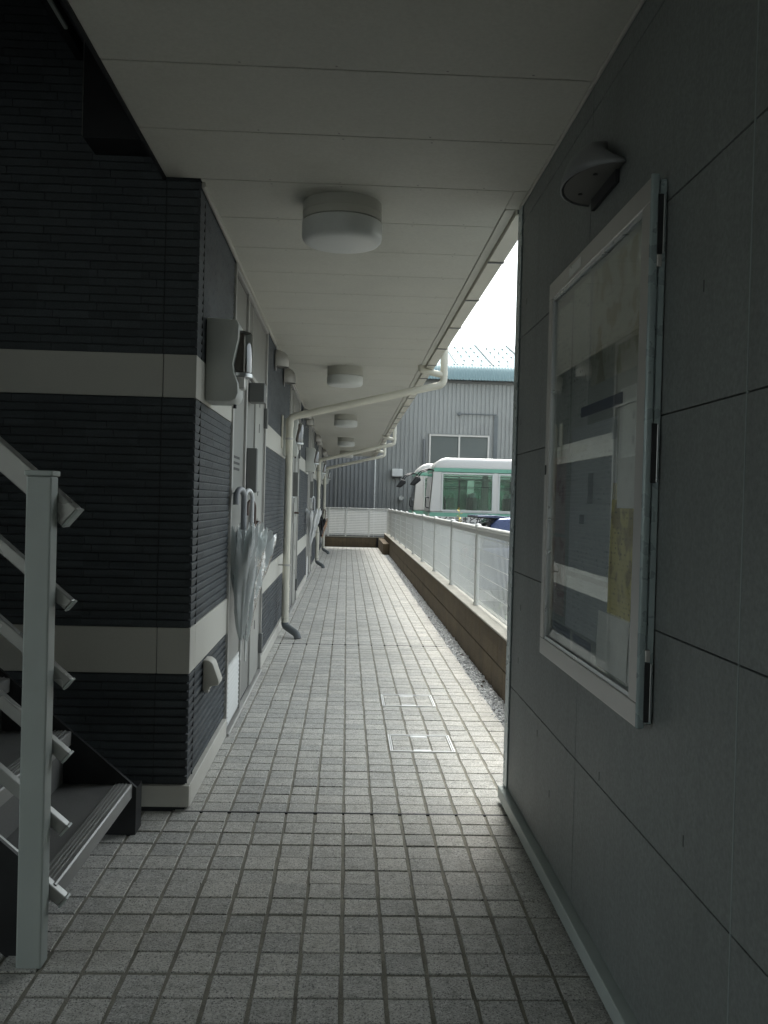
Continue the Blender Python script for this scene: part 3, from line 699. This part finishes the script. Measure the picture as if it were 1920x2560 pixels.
# ------------------------------------------------------------------ electricity meters on the wall
em = thing('meter_box', (XL, 3.76, 1.56), 'x', 'meter', 'electricity meters along the brick wall')
prof = []
H0 = 1.563; HH = .330
pts = [(0, 0), (.100, 0), (.122, .012), (.130, .035), (.128, .075), (.112, .115), (.106, .15), (.116, .20), (.126, .25), (.128, .305), (.120, .325), (.0, .33)]
MB().prism([(XL + .001 + a, H0 + b) for a, b in pts], 'y', 3.675, 3.855).build('case', 'meter', em, bevel=.006, smooth=True)
MB().lathe([(.050, .0), (.056, .006), (.056, .160), (.050, .170), (.030, .175), (.001, .176)], (XL + .118, 3.765, 1.682), axis='z', n=32).build('glass_cover', 'dome', em, smooth=True)
MB().lathe([(.052, -.012), (.059, -.010), (.059, .004), (.052, .006)], (XL + .118, 3.765, 1.680), axis='z', n=32).build('cover_ring', 'alu', em, smooth=True)
MB().box(XL + .09, XL + .142, 3.732, 3.798, 1.695, 1.845).build('dial', mat('meter_dial', (.25, .17, .15), .4), em)
MB().box(XL + .095, XL + .150, 3.725, 3.805, 1.622, 1.690).build('terminal_cover', 'alu_warm', em, bevel=.006)
MB().tube([(XL + .105, 3.80, 1.5635), (XL + .105, 3.80, 1.548)], .007, 8).build('cable_gland', 'black', em)
LBL = ['large white meter box nearest the stairs, with glass cover', 'meter box right behind the nearest downpipe', 'third meter box from the stairs, above the white umbrella', 'fourth meter box, behind the second downpipe', 'farthest meter box, near the end of the passage']
for i in range(5):
    o = em if i == 0 else copy_tree(em); o.location = (XL, 3.76 + MOD * i, 1.56); o['label'] = LBL[i]
ot = thing('outlet_box', (XL, 3.86, .38), 'small cream weatherproof outlet cover low on the brick wall', 'outlet')
MB().prism([(XL, .385), (XL + .028, .385), (XL + .030, .402), (XL + .066, .408), (XL + .068, .424), (XL + .040, .500), (XL + .022, .512), (XL, .512)], 'y', 3.80, 3.90).build('cover', 'trim', ot, bevel=.006, smooth=True)
MB().box(XL + .002, XL + .020, 3.83, 3.87, .370, .386).build('latch', 'alu_warm', ot)

# ------------------------------------------------------------------ rain downpipes
def downpipe(y, label):
    t = thing('downpipe', (-.506, y, 0), label, 'pipe', 'ivory downpipes crossing under the roof')
    px, r, n = -.507, .031, 16
    MB().tube(fillet([(px, y, .13), (px, y, 1.885), (.803, y, 2.205), (.803, y, 2.85)], .05), r, n).build('pipe', 'pipe', t, smooth=True)
    MB().tube(fillet([(.800, y, 2.285), (.605, y - .03, 2.318), (.600, y - .03, 2.36)], .03), .028, n).build('branch_pipe', 'pipe', t, smooth=True)
    for p, q in (((px, y, 1.80), (px, y, 1.84)), ((px, y, .40), (px, y, .43)), ((.803, y, 2.38), (.803, y, 2.43)), ((.803, y, 2.28), (.803, y, 2.32))):
        MB().tube([p, q], r + .0025, n).build('socket', 'pipe', t, smooth=True)
    MB().tube(fillet([(px, y, .165), (px, y, .10), (-.40, y - .09, .045), (-.388, y - .10, .004)], .04), .031, n).build('outlet_shoe', 'pipe_grey', t, smooth=True)
    for zz in (.62, 1.70):
        cl_ = MB().tube([(px, y, zz - .008), (px, y, zz + .008)], r + .004, n).build('clamp', 'alu_warm', t, smooth=True)
        MB().box(XL, px - r, y - .004, y + .004, zz - .006, zz + .006).build('clamp_arm', 'alu_warm', cl_)
    MB().box(XL, XL + .012, y - .04, y + .04, 1.62, 1.90).build('fixing_plate', 'pipe', t, bevel=.003)
downpipe(7.90, 'nearest and largest ivory downpipe with grey outlet shoe')
downpipe(16.15, 'middle ivory downpipe of the three along the passage')
downpipe(20.40, 'farthest ivory downpipe near the end of the passage')

# ------------------------------------------------------------------ umbrellas hung by their handles
def umbrella(x, y, ztop, L, rad, label, cloth, hm, twist=0., seed=1, lean=(0, 0), flare=0., hook=1, hr=.0085, lobe=.20):
    rnd = random.Random(seed)
    t = thing('umbrella', (x, y, ztop - L), label, 'umbrella', 'umbrellas hung along the wall')
    zt = ztop - .20; zb = ztop - L + .10           # canopy edge and ferrule end
    rings = []; n = 48; NR = 12
    ax = lambda s: (x + lean[0] * s, y + lean[1] * s)
    for i in range(NR + 1):
        s = i / NR; z = zt + (zb - zt) * s
        base = rad * (1 - s) ** .75 * (.86 + .3 * math.sin(min(1, s * 2.2) * math.pi) * .6) + .006
        cx, cy = ax(s); q = []
        for k in range(n):
            a = 2 * math.pi * k / n; fold = math.cos(8 * a + twist * s + seed)
            rr = base * (1 + .17 * fold * (1 - s * .5) + lobe * math.sin(3 * a + s * 6 + seed * 2) + .05 * math.sin(5 * a - s * 11) + .10 * math.sin(11 * a + s * 23 + seed) * math.sin(s * 9 + a * 2))
            rr += flare * max(0, math.cos(a - seed)) ** 3 * max(0, 1 - s * 2.2)
            zz = z + (.028 * fold + .02 * math.sin(2 * a + seed)) * (1 - s) ** 3
            q.append((cx + rr * math.cos(a), cy + rr * math.sin(a), zz))
        rings.append(q)
    MB().quadring(rings, cap=False).build('canopy', cloth, t, smooth=True)
    b = ax(1.05)
    MB().tube([(x, y, ztop - .07), (x, y, zt), (b[0], b[1], ztop - L + .012)], .0042, 8).build('shaft', 'alu', t, smooth=True)
    MB().tube([(b[0], b[1], zb + .005), (b[0], b[1], ztop - L)], [.006, .004], 8).build('ferrule', 'white', t, smooth=True)
    r = .042
    pts = [(x, y, ztop - .20), (x, y, ztop - r)] + [(x - hook * (r - r * math.cos(a)) * .35, y - (r - r * math.cos(a)) , ztop - r + r * math.sin(a)) for a in (math.pi * k / 8 for k in range(1, 9))] + [(x - hook * r * .7, y - 2 * r, ztop - r - .035)]
    MB().tube(pts, hr, 10).build('handle', hm, t, smooth=True)
    for k in range(8):
        a = 2 * math.pi * k / 8 + .2; q0 = (x + rad * .9 * math.cos(a), y + rad * .9 * math.sin(a), zt + .015)
        MB().tube([q0, (x + rad * .95 * math.cos(a) * .55, y + rad * .95 * math.sin(a) * .55, zt - .25), (b[0], b[1], zb + .02)], .0018, 5).build('rib', 'alu', t)
gry = mat('grey_handle', (.30, .31, .33), .35); wht = mat('white_handle', (.72, .73, .74), .3)
umbrella(-.512, 4.60, 1.225, .85, .078, 'clear vinyl umbrella with thick grey crook handle nearest the stairs', 'vinyl', gry, 1.2, 2, (.0, -.01), hr=.015)
umbrella(-.482, 4.70, 1.222, .86, .084, 'clear vinyl umbrella with white crook handle, middle of the three', 'vinyl', wht, -.8, 5, (-.012, -.05), hr=.0105)
umbrella(-.482, 4.84, 1.17, .83, .074, 'loosely furled clear vinyl umbrella with brown handle', 'vinyl', 'brown', .6, 0.3, (-.02, -.08), flare=.035, lobe=.12)
umbrella(-.455, 12.85, 1.23, .80, .095, 'white umbrella hung beside the middle door', 'vinyl_white', wht, .5, 3, (-.05, 0), flare=.02, lobe=.06)
umbrella(-.43, 15.75, 1.06, .60, .060, 'black umbrella by the second downpipe', 'black_cloth', 'black', .5, 4)
umbrella(-.39, 16.6, 1.02, .62, .040, 'tan umbrella beside the black one', 'tan_cloth', 'brown', .5, 6, (-.05, 0))

# ------------------------------------------------------------------ block wall and fence on the right
bw = thing('block_wall', (1.05, 12, 0), 'low brown concrete block wall under the white mesh fence', 'wall')
MB().box(XB + .006, 1.118, 2.0, 23.75, LOT, .360).build('mortar_core', 'groove', bw)
bmesh_cache = {}
for r in range(2):
    z0 = -.015 + r * .19; y = 2.0 - (.2 if r else 0)
    while y < 23.6:
        L = .398; me = bmesh_cache.setdefault('b', MB().box(XB, 1.124, 0, .394, 0, .186).mesh('block', 'block', (XB, 0, 0), bevel=.004, seg=1))
        if y >= 1.9: link('block', me, bw, (XB, y, z0))
        y += L
    z0 += .19
MB().box(XB - .004, 1.128, 1.9, 23.75, .3625, .378).build('coping', 'cap', bw, bevel=.004, seg=1)
mf = thing('mesh_fence', (1.055, 12, .378), 'white wire mesh fence with rounded top rail above the block wall', 'fence')
FX = 1.055; PY = [2.05 + 1.765 * k for k in range(13)]
PY = [y + (7.33 - (2.05 + 1.765 * 3)) for y in PY]
for y in PY:
    if y > 23.8: continue
    p = MB().tube([(FX, y, .372), (FX, y, .995)], .021, 12).build('post', 'fence', mf, smooth=True)
    MB().lathe([(.026, -.005), (.027, .012), (.020, .024), (.001, .030)], (FX, y, 1.0), n=14).build('post_cap', 'fence', p, smooth=True)
    MB().tube([(FX, y, .372), (FX, y, .40)], .028, 12).build('post_collar', 'fence', p, smooth=True)
ye = 23.7
for a, b in zip(PY, PY[1:]):
    if a > ye - .3: continue
    b = min(b, ye)
    MB().tube([(FX, a + .015, .996), (FX, b - .015, .996)], .0175, 12).build('top_rail', 'fence', mf, smooth=True)
    MB().box(FX - .008, FX + .008, a + .022, b - .022, .945, .978).build('mesh_fold', 'fence', mf)
    wm = MB(); y = a + .04
    while y < b - .03:
        wm.tube([(FX, y, .400), (FX, y, .946)], .0030, 4, cap=False); y += .05
    for z in (.405, .43, .53, .63, .73, .83, .925): wm.tube([(FX - .004, a + .02, z), (FX - .004, b - .02, z)], .0026, 4, cap=False)
    tag(wm.build('wire_mesh', 'fence', mf), kind='stuff')

# back wall of the passage with slatted fence
bk = thing('end_block_wall', (.25, 23.9, 0), 'low brown tiled wall closing the far end of the passage', 'wall')
MB().box(-.62, 1.12, 23.80, 23.92, LOT, .255).build('mortar_core', 'groove', bk)
me = MB().box(0, .0945, 23.785, 23.81, 0, .116).mesh('block', 'block', (0, 23.785, 0), bevel=.002, seg=1)
for r in range(2):
    for k in range(14): link('block', me, bk, (-.58 + k * .0975, 23.785, .002 + r * .12))
MB().box(-.62, 1.125, 23.78, 23.925, .2555, .268).build('coping', 'cap', bk)
bt = MB().box(.83, .968, 20.66, 23.77, LOT, .245).build('buttress', 'block', bk, bevel=.004, seg=1)
sf = thing('slat_fence', (.3, 23.86, .27), 'pale grey slatted fence on the end wall of the passage', 'fence')
posts = [-.47, -.02, .58, 1.06]
for x in posts: MB().box(x - .02, x + .02, 23.835, 23.875, .26, .985).build('post', 'fence', sf, bevel=.004)
MB().box(-.60, 1.085, 23.832, 23.878, .986, 1.012).build('top_rail', 'fence', sf, bevel=.004)
MB().box(-.60, 1.08, 23.84, 23.87, .305, .335).build('bottom_rail', 'fence', sf)
sx = [-.60] + posts
for a, b in zip(sx, sx[1:]):
    for i in range(15):
        z = .348 + i * .0425
        MB().prism([(23.842, z), (23.846, z), (23.868, z + .036), (23.864, z + .036)], 'x', a + .021, b - .021).build('slat', 'fence', sf)

# ------------------------------------------------------------------ sheds behind
def ribbed(x0, x1, y, z0, z1, pitch, depth, name, mt, parent):
    pr = []; x = x0
    while x < x1:
        pr += [(x, y), (x + pitch * .62, y), (x + pitch * .68, y + depth), (x + pitch * .94, y + depth)]; x += pitch
    pr += [(x1 + .2, y), (x1 + .2, y + .15), (x0, y + .15)]
    m = MB(); b = [(px, py, z0) for px, py in pr]; t = [(px, py, z1) for px, py in pr]
    m.quadring([b, t], cap=False); return m.build(name, mt, parent)
sh = thing('warehouse', (6, 28, LOT), 'grey corrugated warehouse with pale blue curved eaves behind the bus', 'building')
SY = 27.5
ribbed(.80, 16, SY, LOT, 5.24, .126, .022, 'wall', 'shed', sh)
MB().box(.80, 16, SY + .2, SY + 9, LOT, 4.75).build('hall', 'shed_dark', sh)
MB().box(.74, 16.2, SY - .06, SY - .002, 4.80, 4.868).build('eaves_board', 'door_grey', sh)
# roof: corrugated sheet that bends down over the eaves
prof = []
for i in range(8):
    a = math.pi / 2 * .95 * (i / 7); prof.append((SY - .30 + .30 * (1 - math.cos(a)), 4.87 + .46 * math.sin(a)))
prof += [(SY + 1.0, 5.63), (SY + 2.5, 6.10), (SY + 4.7, 6.80)]
rf = MB(); xs = np.arange(.2, 16.4, .015); rings = []
for (py, pz) in prof: rings.append([(x, py - .010 * math.sin(x / .09 * 2 * math.pi) * .7, pz + .012 * math.sin(x / .09 * 2 * math.pi)) for x in xs])
rf.quadring(rings, closed=False, cap=False)
rfo = rf.build('roof', 'roof', sh, smooth=True)
bl = MB()
for i in range(60):
    for (py, pz) in ((SY + .08, 5.36), (SY + .9, 5.62), (SY + 1.8, 5.90), (SY + 2.7, 6.18), (SY + 3.6, 6.46)):
        bl.lathe([(.03, 0), (.025, .03), (.001, .045)], (.4 + i * .27 + (.13 if pz > 5.5 else 0), py, pz), n=6)
tag(bl.build('roof_bolts', 'door_grey', rfo), kind='stuff')
for i in range(7): MB().bar((1.0 + i * 1.1, SY + .10, 5.38), (1.0 + i * 1.1 - .0, SY + 4.6, 6.80), .03, .03).build('lap_joint', 'shed_dark', rfo)
wn = MB()
X0, X1, Z0, Z1 = 2.40, 4.21, 2.15, 3.25
for (a, b, c, d) in ((X0, X1, Z1 - .05, Z1), (X0, X1, Z0, Z0 + .05), (X0, X0 + .05, Z0 + .05, Z1 - .05), (X1 - .05, X1, Z0 + .05, Z1 - .05), (3.28, 3.33, Z0 + .05, Z1 - .05)): wn.box(a, b, SY - .07, SY + .05, c, d)
wo_ = wn.build('window', 'alu_warm', sh)
for a, b in ((X0 + .05, 3.28), (3.33, X1 - .05)): MB().box(a, b, SY - .03, SY - .024, Z0 + .05, Z1 - .05).build('pane', 'window', wo_)
MB().box(X0, X1, SY - .018, SY - .012, Z0, Z1).build('window_reveal', 'shed_dark', wo_)
MB().box(X0 - .03, X1 + .03, SY - .09, SY - .005, Z1 + .002, Z1 + .02).build('drip_cap', 'shed', wo_)
MB().tube([(3.28, SY - .06, 3.88), (4.40, SY - .06, 3.88)], .016, 8).build('conduit', 'pipe_grey', sh)
MB().tube([(3.28, SY - .1, 3.88), (3.28, SY, 3.88)], .05, 10).build('conduit_box', 'pipe_grey', sh)
MB().box(4.34, 4.45, SY - .05, SY - .004, 1.0, 3.84).build('downpipe', 'pipe_grey', sh)
MB().tube([(2.25, SY - .06, .5), (2.25, SY - .06, 3.10)], .035, 8).build('vent_pipe', 'shed_dark', sh)
vb = MB().box(1.30, 1.62, SY - .26, SY - .003, 1.95, 2.18).build('vent_hood', 'white', sh, bevel=.02)
MB().box(1.32, 1.60, SY - .24, SY - .02, 1.925, 1.949).build('vent_grille', 'steel_dark', vb)
MB().tube([(1.60, SY - .22, 1.32), (1.60, SY, 1.32)], .07, 12).build('gas_meter', 'alu', sh)
s2 = thing('dark_shed', (-2, 26.5, LOT), 'dark grey corrugated shed behind the slatted fence', 'building')
ribbed(-9, .58, 26.5, LOT, 5.2, .118, .03, 'wall', 'shed_dark', s2)
MB().box(-9, .60, 26.7, 34, LOT, 5.15).build('hall', 'shed_dark', s2)
MB().box(.765, .80, 26.48, 26.62, LOT, 5.2).build('corner_trim', 'alu', s2)
MB().prism([(26.3, 5.2), (26.3, 5.26), (30.5, 6.6), (34.5, 5.26), (34.5, 5.2)], 'x', -9.2, .9).build('roof', 'roof', s2)
for x in (-1.3, -.35): MB().box(x, x + .03, 26.478, 26.499, .4, 4.4).build('lap_strip', 'shed', s2)

# ------------------------------------------------------------------ minibuses
def bus(name, loc, label, text):
    t = thing(name, (0, 0, 0), label, 'bus', 'white and green minibuses in the lot')
    Lb, Wb = 6.2, 2.0
    # lower body and roof as rounded shells, pillars between the windows, glass in between
    MB().prism([(.02, .32), (-.03, .55), (-.02, 1.0), (.05, 1.41), (Lb, 1.41), (Lb, .32)], 'y', 0, Wb).build('body', 'bus', t, bevel=.06, smooth=True)
    MB().prism([(.10, 2.27), (.13, 2.42), (.22, 2.545), (.38, 2.59), (Lb - .2, 2.58), (Lb, 2.45), (Lb, 2.27)], 'y', .02, Wb - .02).build('roof', 'bus', t, bevel=.10, seg=4, smooth=True)
    pil = [(.055, .30), (1.44, 1.54), (2.66, 2.76), (3.88, 3.98), (5.10, 5.20), (6.05, 6.19)]
    for i, (a, b) in enumerate(pil):
        for yy in ((0.005, .07), (Wb - .07, Wb - .005)):
            if i == 0: MB().prism([(.055, 1.405), (.30, 1.405), (.30, 2.275), (.115, 2.275)], 'y', *yy).build('pillar', 'bus', t, bevel=.012)
            else: MB().box(a, b, *yy, 1.405, 2.275).build('pillar', 'bus', t, bevel=.008)
    for (a, _), (_, _) in zip(pil, pil): pass
    for i in range(5):
        a, b = pil[i][1], pil[i + 1][0]
        for side in (0, 1):
            y = .012 if side == 0 else Wb - .018
            fm = MB(); e = .035
            for (p, q, r, s) in ((a, b, 1.415, 1.415 + e), (a, b, 2.262 - e, 2.262), (a, a + e, 1.415 + e, 2.262 - e), (b - e, b, 1.415 + e, 2.262 - e)): fm.box(p, q, y - .018, y + .02, r, s)
            wo = fm.build('window', 'white', t, bevel=.004)
            MB().box(a + e, b - e, y, y + .005, 1.415 + e, 2.262 - e).build('pane', 'busglass', wo)
            MB().box(a + e, b - e, y - .004, y + .010, 1.95, 1.962).build('sash_bar', 'black', wo)
            if side == 1: MB().box((a + b) / 2 - .02, (a + b) / 2 + .02, y - .004, y + .010, 1.43, 2.225).build('sash_stile', 'black', wo)
    MB().prism([(.040, 1.40), (.105, 2.265), (.112, 2.265), (.047, 1.40)], 'y', .08, Wb - .08).build('windscreen', 'tint', t)
    for (z0, z1, x0) in ((2.278, 2.362, .07), (1.305, 1.388, -.005)):
        MB().box(x0 + .06, Lb - .02, -.004, -.001 + .003, z0, z1).build('green_stripe', 'green', t)
        MB().box(x0 + (.025 if z0 > 2 else .02), x0 + (.030 if z0 > 2 else .025), .06, Wb - .06, z0, z1).build('green_stripe', 'green', t)
    MB().box(.33, Lb - .1, -.010, -.001, 1.394, 1.408).build('trim_line', 'white', t)
    # interior
    MB().box(.3, Lb - .1, .1, Wb - .1, 1.0, 1.395).build('interior_floor', 'seat', t)
    for i in range(6):
        for yy in (.18, .62, 1.22):
            x = 1.0 + i * .85
            s = MB().box(x, x + .11, yy, yy + .40, 1.39, 1.74).build('seat_back', 'seat', t, bevel=.04)
            MB().prism([(x + .005, 1.62), (x + .12, 1.62), (x + .09, 1.83), (x + .03, 1.83)], 'y', yy + .10, yy + .30).build('headrest', 'headrest', s, bevel=.02)
    MB().lathe([(.19, -.012), (.205, 0), (.19, .012)], (.42, .55, 1.55), axis='x', n=20).build('steering_wheel', 'black', t)
    for yy in (.5, 1.5): MB().tube([(.4, yy, 2.15), (Lb - .3, yy, 2.15)], .014, 6).build('grab_rail', 'white', t)
    # mirrors on arms
    for yy, dx in ((-.02, 0), (.45, .06)):
        mm = MB().tube(fillet([(.14 + dx, yy + .06, 2.30), (.0 + dx, yy - .02, 2.34), (-.20 + dx, yy - .10, 2.26), (-.27 + dx, yy - .10, 2.12)], .08), .014, 8).build('mirror_arm', 'black', t, smooth=True)
        MB().prism([(-.40 + dx, 1.98), (-.34 + dx, 1.96), (-.20 + dx, 2.08), (-.22 + dx, 2.16), (-.28 + dx, 2.15)], 'y', yy - .22, yy - .02).build('mirror', 'black', mm, bevel=.015)
    MB().tube(fillet([(.03, -.01, 1.70), (-.04, -.08, 1.72), (-.05, -.08, 1.50), (.03, -.01, 1.48)], .04), .012, 8).build('grab_handle', 'black', t, smooth=True)
    for yy in (.30, 1.7): MB().lathe([(.11, 0), (.11, -.03), (.06, -.045), (.001, -.05)], (-.02, yy, .80), axis='x', n=18).build('headlight', 'lampglass', t, smooth=True)
    MB().box(-.10, .0, .05, Wb - .05, .33, .58).build('bumper', 'bus', t, bevel=.04)
    for x in (1.0, 4.9):
        for yy in (.0, Wb - .24):
            wh = MB().lathe([(.20, -.005), (.34, .0), (.36, .04), (.36, .20), (.34, .24), (.20, .245)], (x, yy, .36), axis='y', n=28).build('wheel', 'rubber', t, smooth=True)
            MB().lathe([(.001, -.008), (.12, -.010), (.20, .0), (.20, .24), (.001, .25)], (x, yy, .36), axis='y', n=20).build('rim', 'alu', wh, smooth=True)
    if text:
        cu = bpy.data.curves.new('lettering', 'FONT'); cu.body = text; cu.size = .150; cu.extrude = .001; cu.offset = .003; cu.space_character = 1.0
        to = bpy.data.objects.new('tmp', cu); COL.objects.link(to)
        dg = bpy.context.evaluated_depsgraph_get(); dg.update()
        me = bpy.data.meshes.new_from_object(to.evaluated_get(dg)); bpy.data.objects.remove(to)
        me.materials.clear(); me.materials.append(M['black'])
        lo = link('lettering', me, t); lo.rotation_euler = (R(90), 0, 0); lo.location = (.16, -.006, 1.180)
    t.location = loc; t.rotation_euler = (0, 0, R(-1.6))
    return t
bus('minibus', (1.745, 20.0, LOT), 'white minibus with green stripes and lettering, nearer of the two', 'ツイコマまどか')
bus('minibus', (1.62, 23.2, LOT), 'white minibus mostly hidden behind the nearer minibus', None)

# ------------------------------------------------------------------ blue car
car = thing('parked_car', (0, 0, 0), 'dark blue hatchback with roof spoiler parked beyond the mesh fence', 'car')
body = [(0, .30), (.02, .85), (.10, .95), (2.9, .95), (3.75, .80), (3.85, .45), (3.80, .28)]
cab = [(.06, .94), (.22, 1.28), (.34, 1.385), (.9, 1.41), (1.7, 1.385), (2.15, 1.24), (2.75, .94)]
MB().prism(body, 'y', 0, 1.66).build('body', 'blue', car, bevel=.09, seg=3, smooth=True)
def cabin(scale, y0, y1, mt, name):
    m = MB(); b = []; tt = []
    lo = [(x, .05 + .10 * (z - .94) / .47, z) for x, z in cab]; hi = [(x, 1.61 - .10 * (z - .94) / .47, z) for x, z in cab]
    return m.quadring([lo, hi]).build(name, mt, car, bevel=.05, seg=3, smooth=True)
cabin(1, 0, 0, 'blue', 'cabin')
for s, y in ((-1, .06), (1, 1.60)):
    k = .052 if s < 0 else -.052
    MB().add([(.42, y + s * .008 + 0, .98), (1.35, y + s * .008, .98), (1.35, y + s * .008 - s * .070, 1.31), (.55, y + s * .008 - s * .070, 1.29)] , [(0, 1, 2, 3)]).build('side_window', 'tint', car)
    MB().add([(1.42, y + s * .008, .98), (2.45, y + s * .008, .98), (1.98, y + s * .008 - s * .070, 1.27), (1.42, y + s * .008 - s * .070, 1.31)], [(0, 1, 2, 3)]).build('side_window', 'tint', car)
MB().add([(.075, .20, 1.0), (.075, 1.46, 1.0), (.225, 1.40, 1.30), (.225, .26, 1.30)], [(0, 1, 2, 3)]).build('rear_window', 'tint', car)
MB().prism([(.02, 1.395), (.42, 1.372), (.46, 1.405), (.30, 1.425), (.02, 1.410)], 'y', .20, 1.46).build('spoiler', 'blue', car, bevel=.008)
MB().box(.03, .20, .24, 1.42, 1.372, 1.3935).build('spoiler_underside', 'black', car)
for yy in (.04, 1.40): MB().box(-.02, .10, yy, yy + .22, .70, .86).build('tail_lamp', mat('tail_lamp', (.3, .01, .01), .3), car, bevel=.02)
for x in (.72, 3.05):
    for yy in (-.01, 1.47):
        wh = MB().lathe([(.18, -.004), (.28, .0), (.30, .03), (.30, .17), (.28, .20), (.18, .204)], (x, yy, .30), axis='y', n=24).build('wheel', 'rubber', car, smooth=True)
        MB().lathe([(.001, -.006), (.18, .0), (.18, .20), (.001, .206)], (x, yy, .30), axis='y', n=16).build('rim', 'alu', wh)
car.location = (1.95, 13.6, LOT)

# weeds along the back of the block wall
wd = MB()
for i in range(4200):
    y = 2.5 + 17 * random.random() ** 1.4; x = 1.16 + abs(random.gauss(0, .22)); z = LOT + random.random() ** .8 * (.78 + .18 * math.sin(y * 2.1) + .1 * math.sin(y * 5.3)) * max(.2, 1 - (x - 1.16) * 1.1)
    a = random.uniform(0, 6.28); L = random.uniform(.025, .06); d = Vector((math.cos(a), math.sin(a), random.uniform(-.4, .9))).normalized() * L; q = Vector((-math.sin(a), math.cos(a), random.uniform(-.3, .3))) * L * .35; c = Vector((x, y, z))
    wd.add([c, c + d * .5 + q, c + d, c + d * .5 - q], [(0, 1, 2, 3)])
for i in range(260):
    y = 2.5 + 17 * random.random() ** 1.4; x = 1.18 + abs(random.gauss(0, .16)); h = random.uniform(.3, .75)
    wd.tube([(x, y, LOT), (x + random.uniform(-.05, .05), y + random.uniform(-.05, .05), LOT + h)], [.004, .0015], 4, cap=False)
tag(wd.build('weeds', 'hedge'), 'green weeds growing behind the block wall and fence', 'weeds', kind='stuff')

# yellow sprig behind the fence
sg = thing('yellow_sprig', (1.35, 11.0, LOT), 'yellowing weed poking up behind the fence in front of the bus', 'plant')
MB().tube([(1.35, 11.0, LOT), (1.36, 11.0, .5), (1.345, 11.0, 1.10)], [.007, .005, .003], 6).build('stem', 'yellow_leaf', sg)
for i in range(11):
    z = .80 + i * .032; a = i * 2.3; L = random.uniform(.04, .075); c = Vector((1.35, 11.0, z)); d = Vector((math.cos(a), math.sin(a), .5)).normalized() * L; s = Vector((-math.sin(a), math.cos(a), 0)) * L * .25
    MB().add([c, c + d * .5 + s, c + d, c + d * .5 - s, c + d * .5 + Vector((0, 0, .006))], [(0, 1, 4), (1, 2, 4), (2, 3, 4), (3, 0, 4)]).build('leaf', 'yellow_leaf', sg)

# ------------------------------------------------------------------ unseen house behind the camera, added to limit light from there
nbd = thing('light_block_house', (0, -12, LOT), 'plain unseen house block behind the viewer, added to limit the light from there', 'building')
MB().box(-5, 9, -14, -6.4, LOT, 5.6).build('wall', 'street', nbd)
MB().box(-5.3, 9.3, -14.3, -6.1, 5.6, 5.8).build('roof', 'shed_dark', nbd)
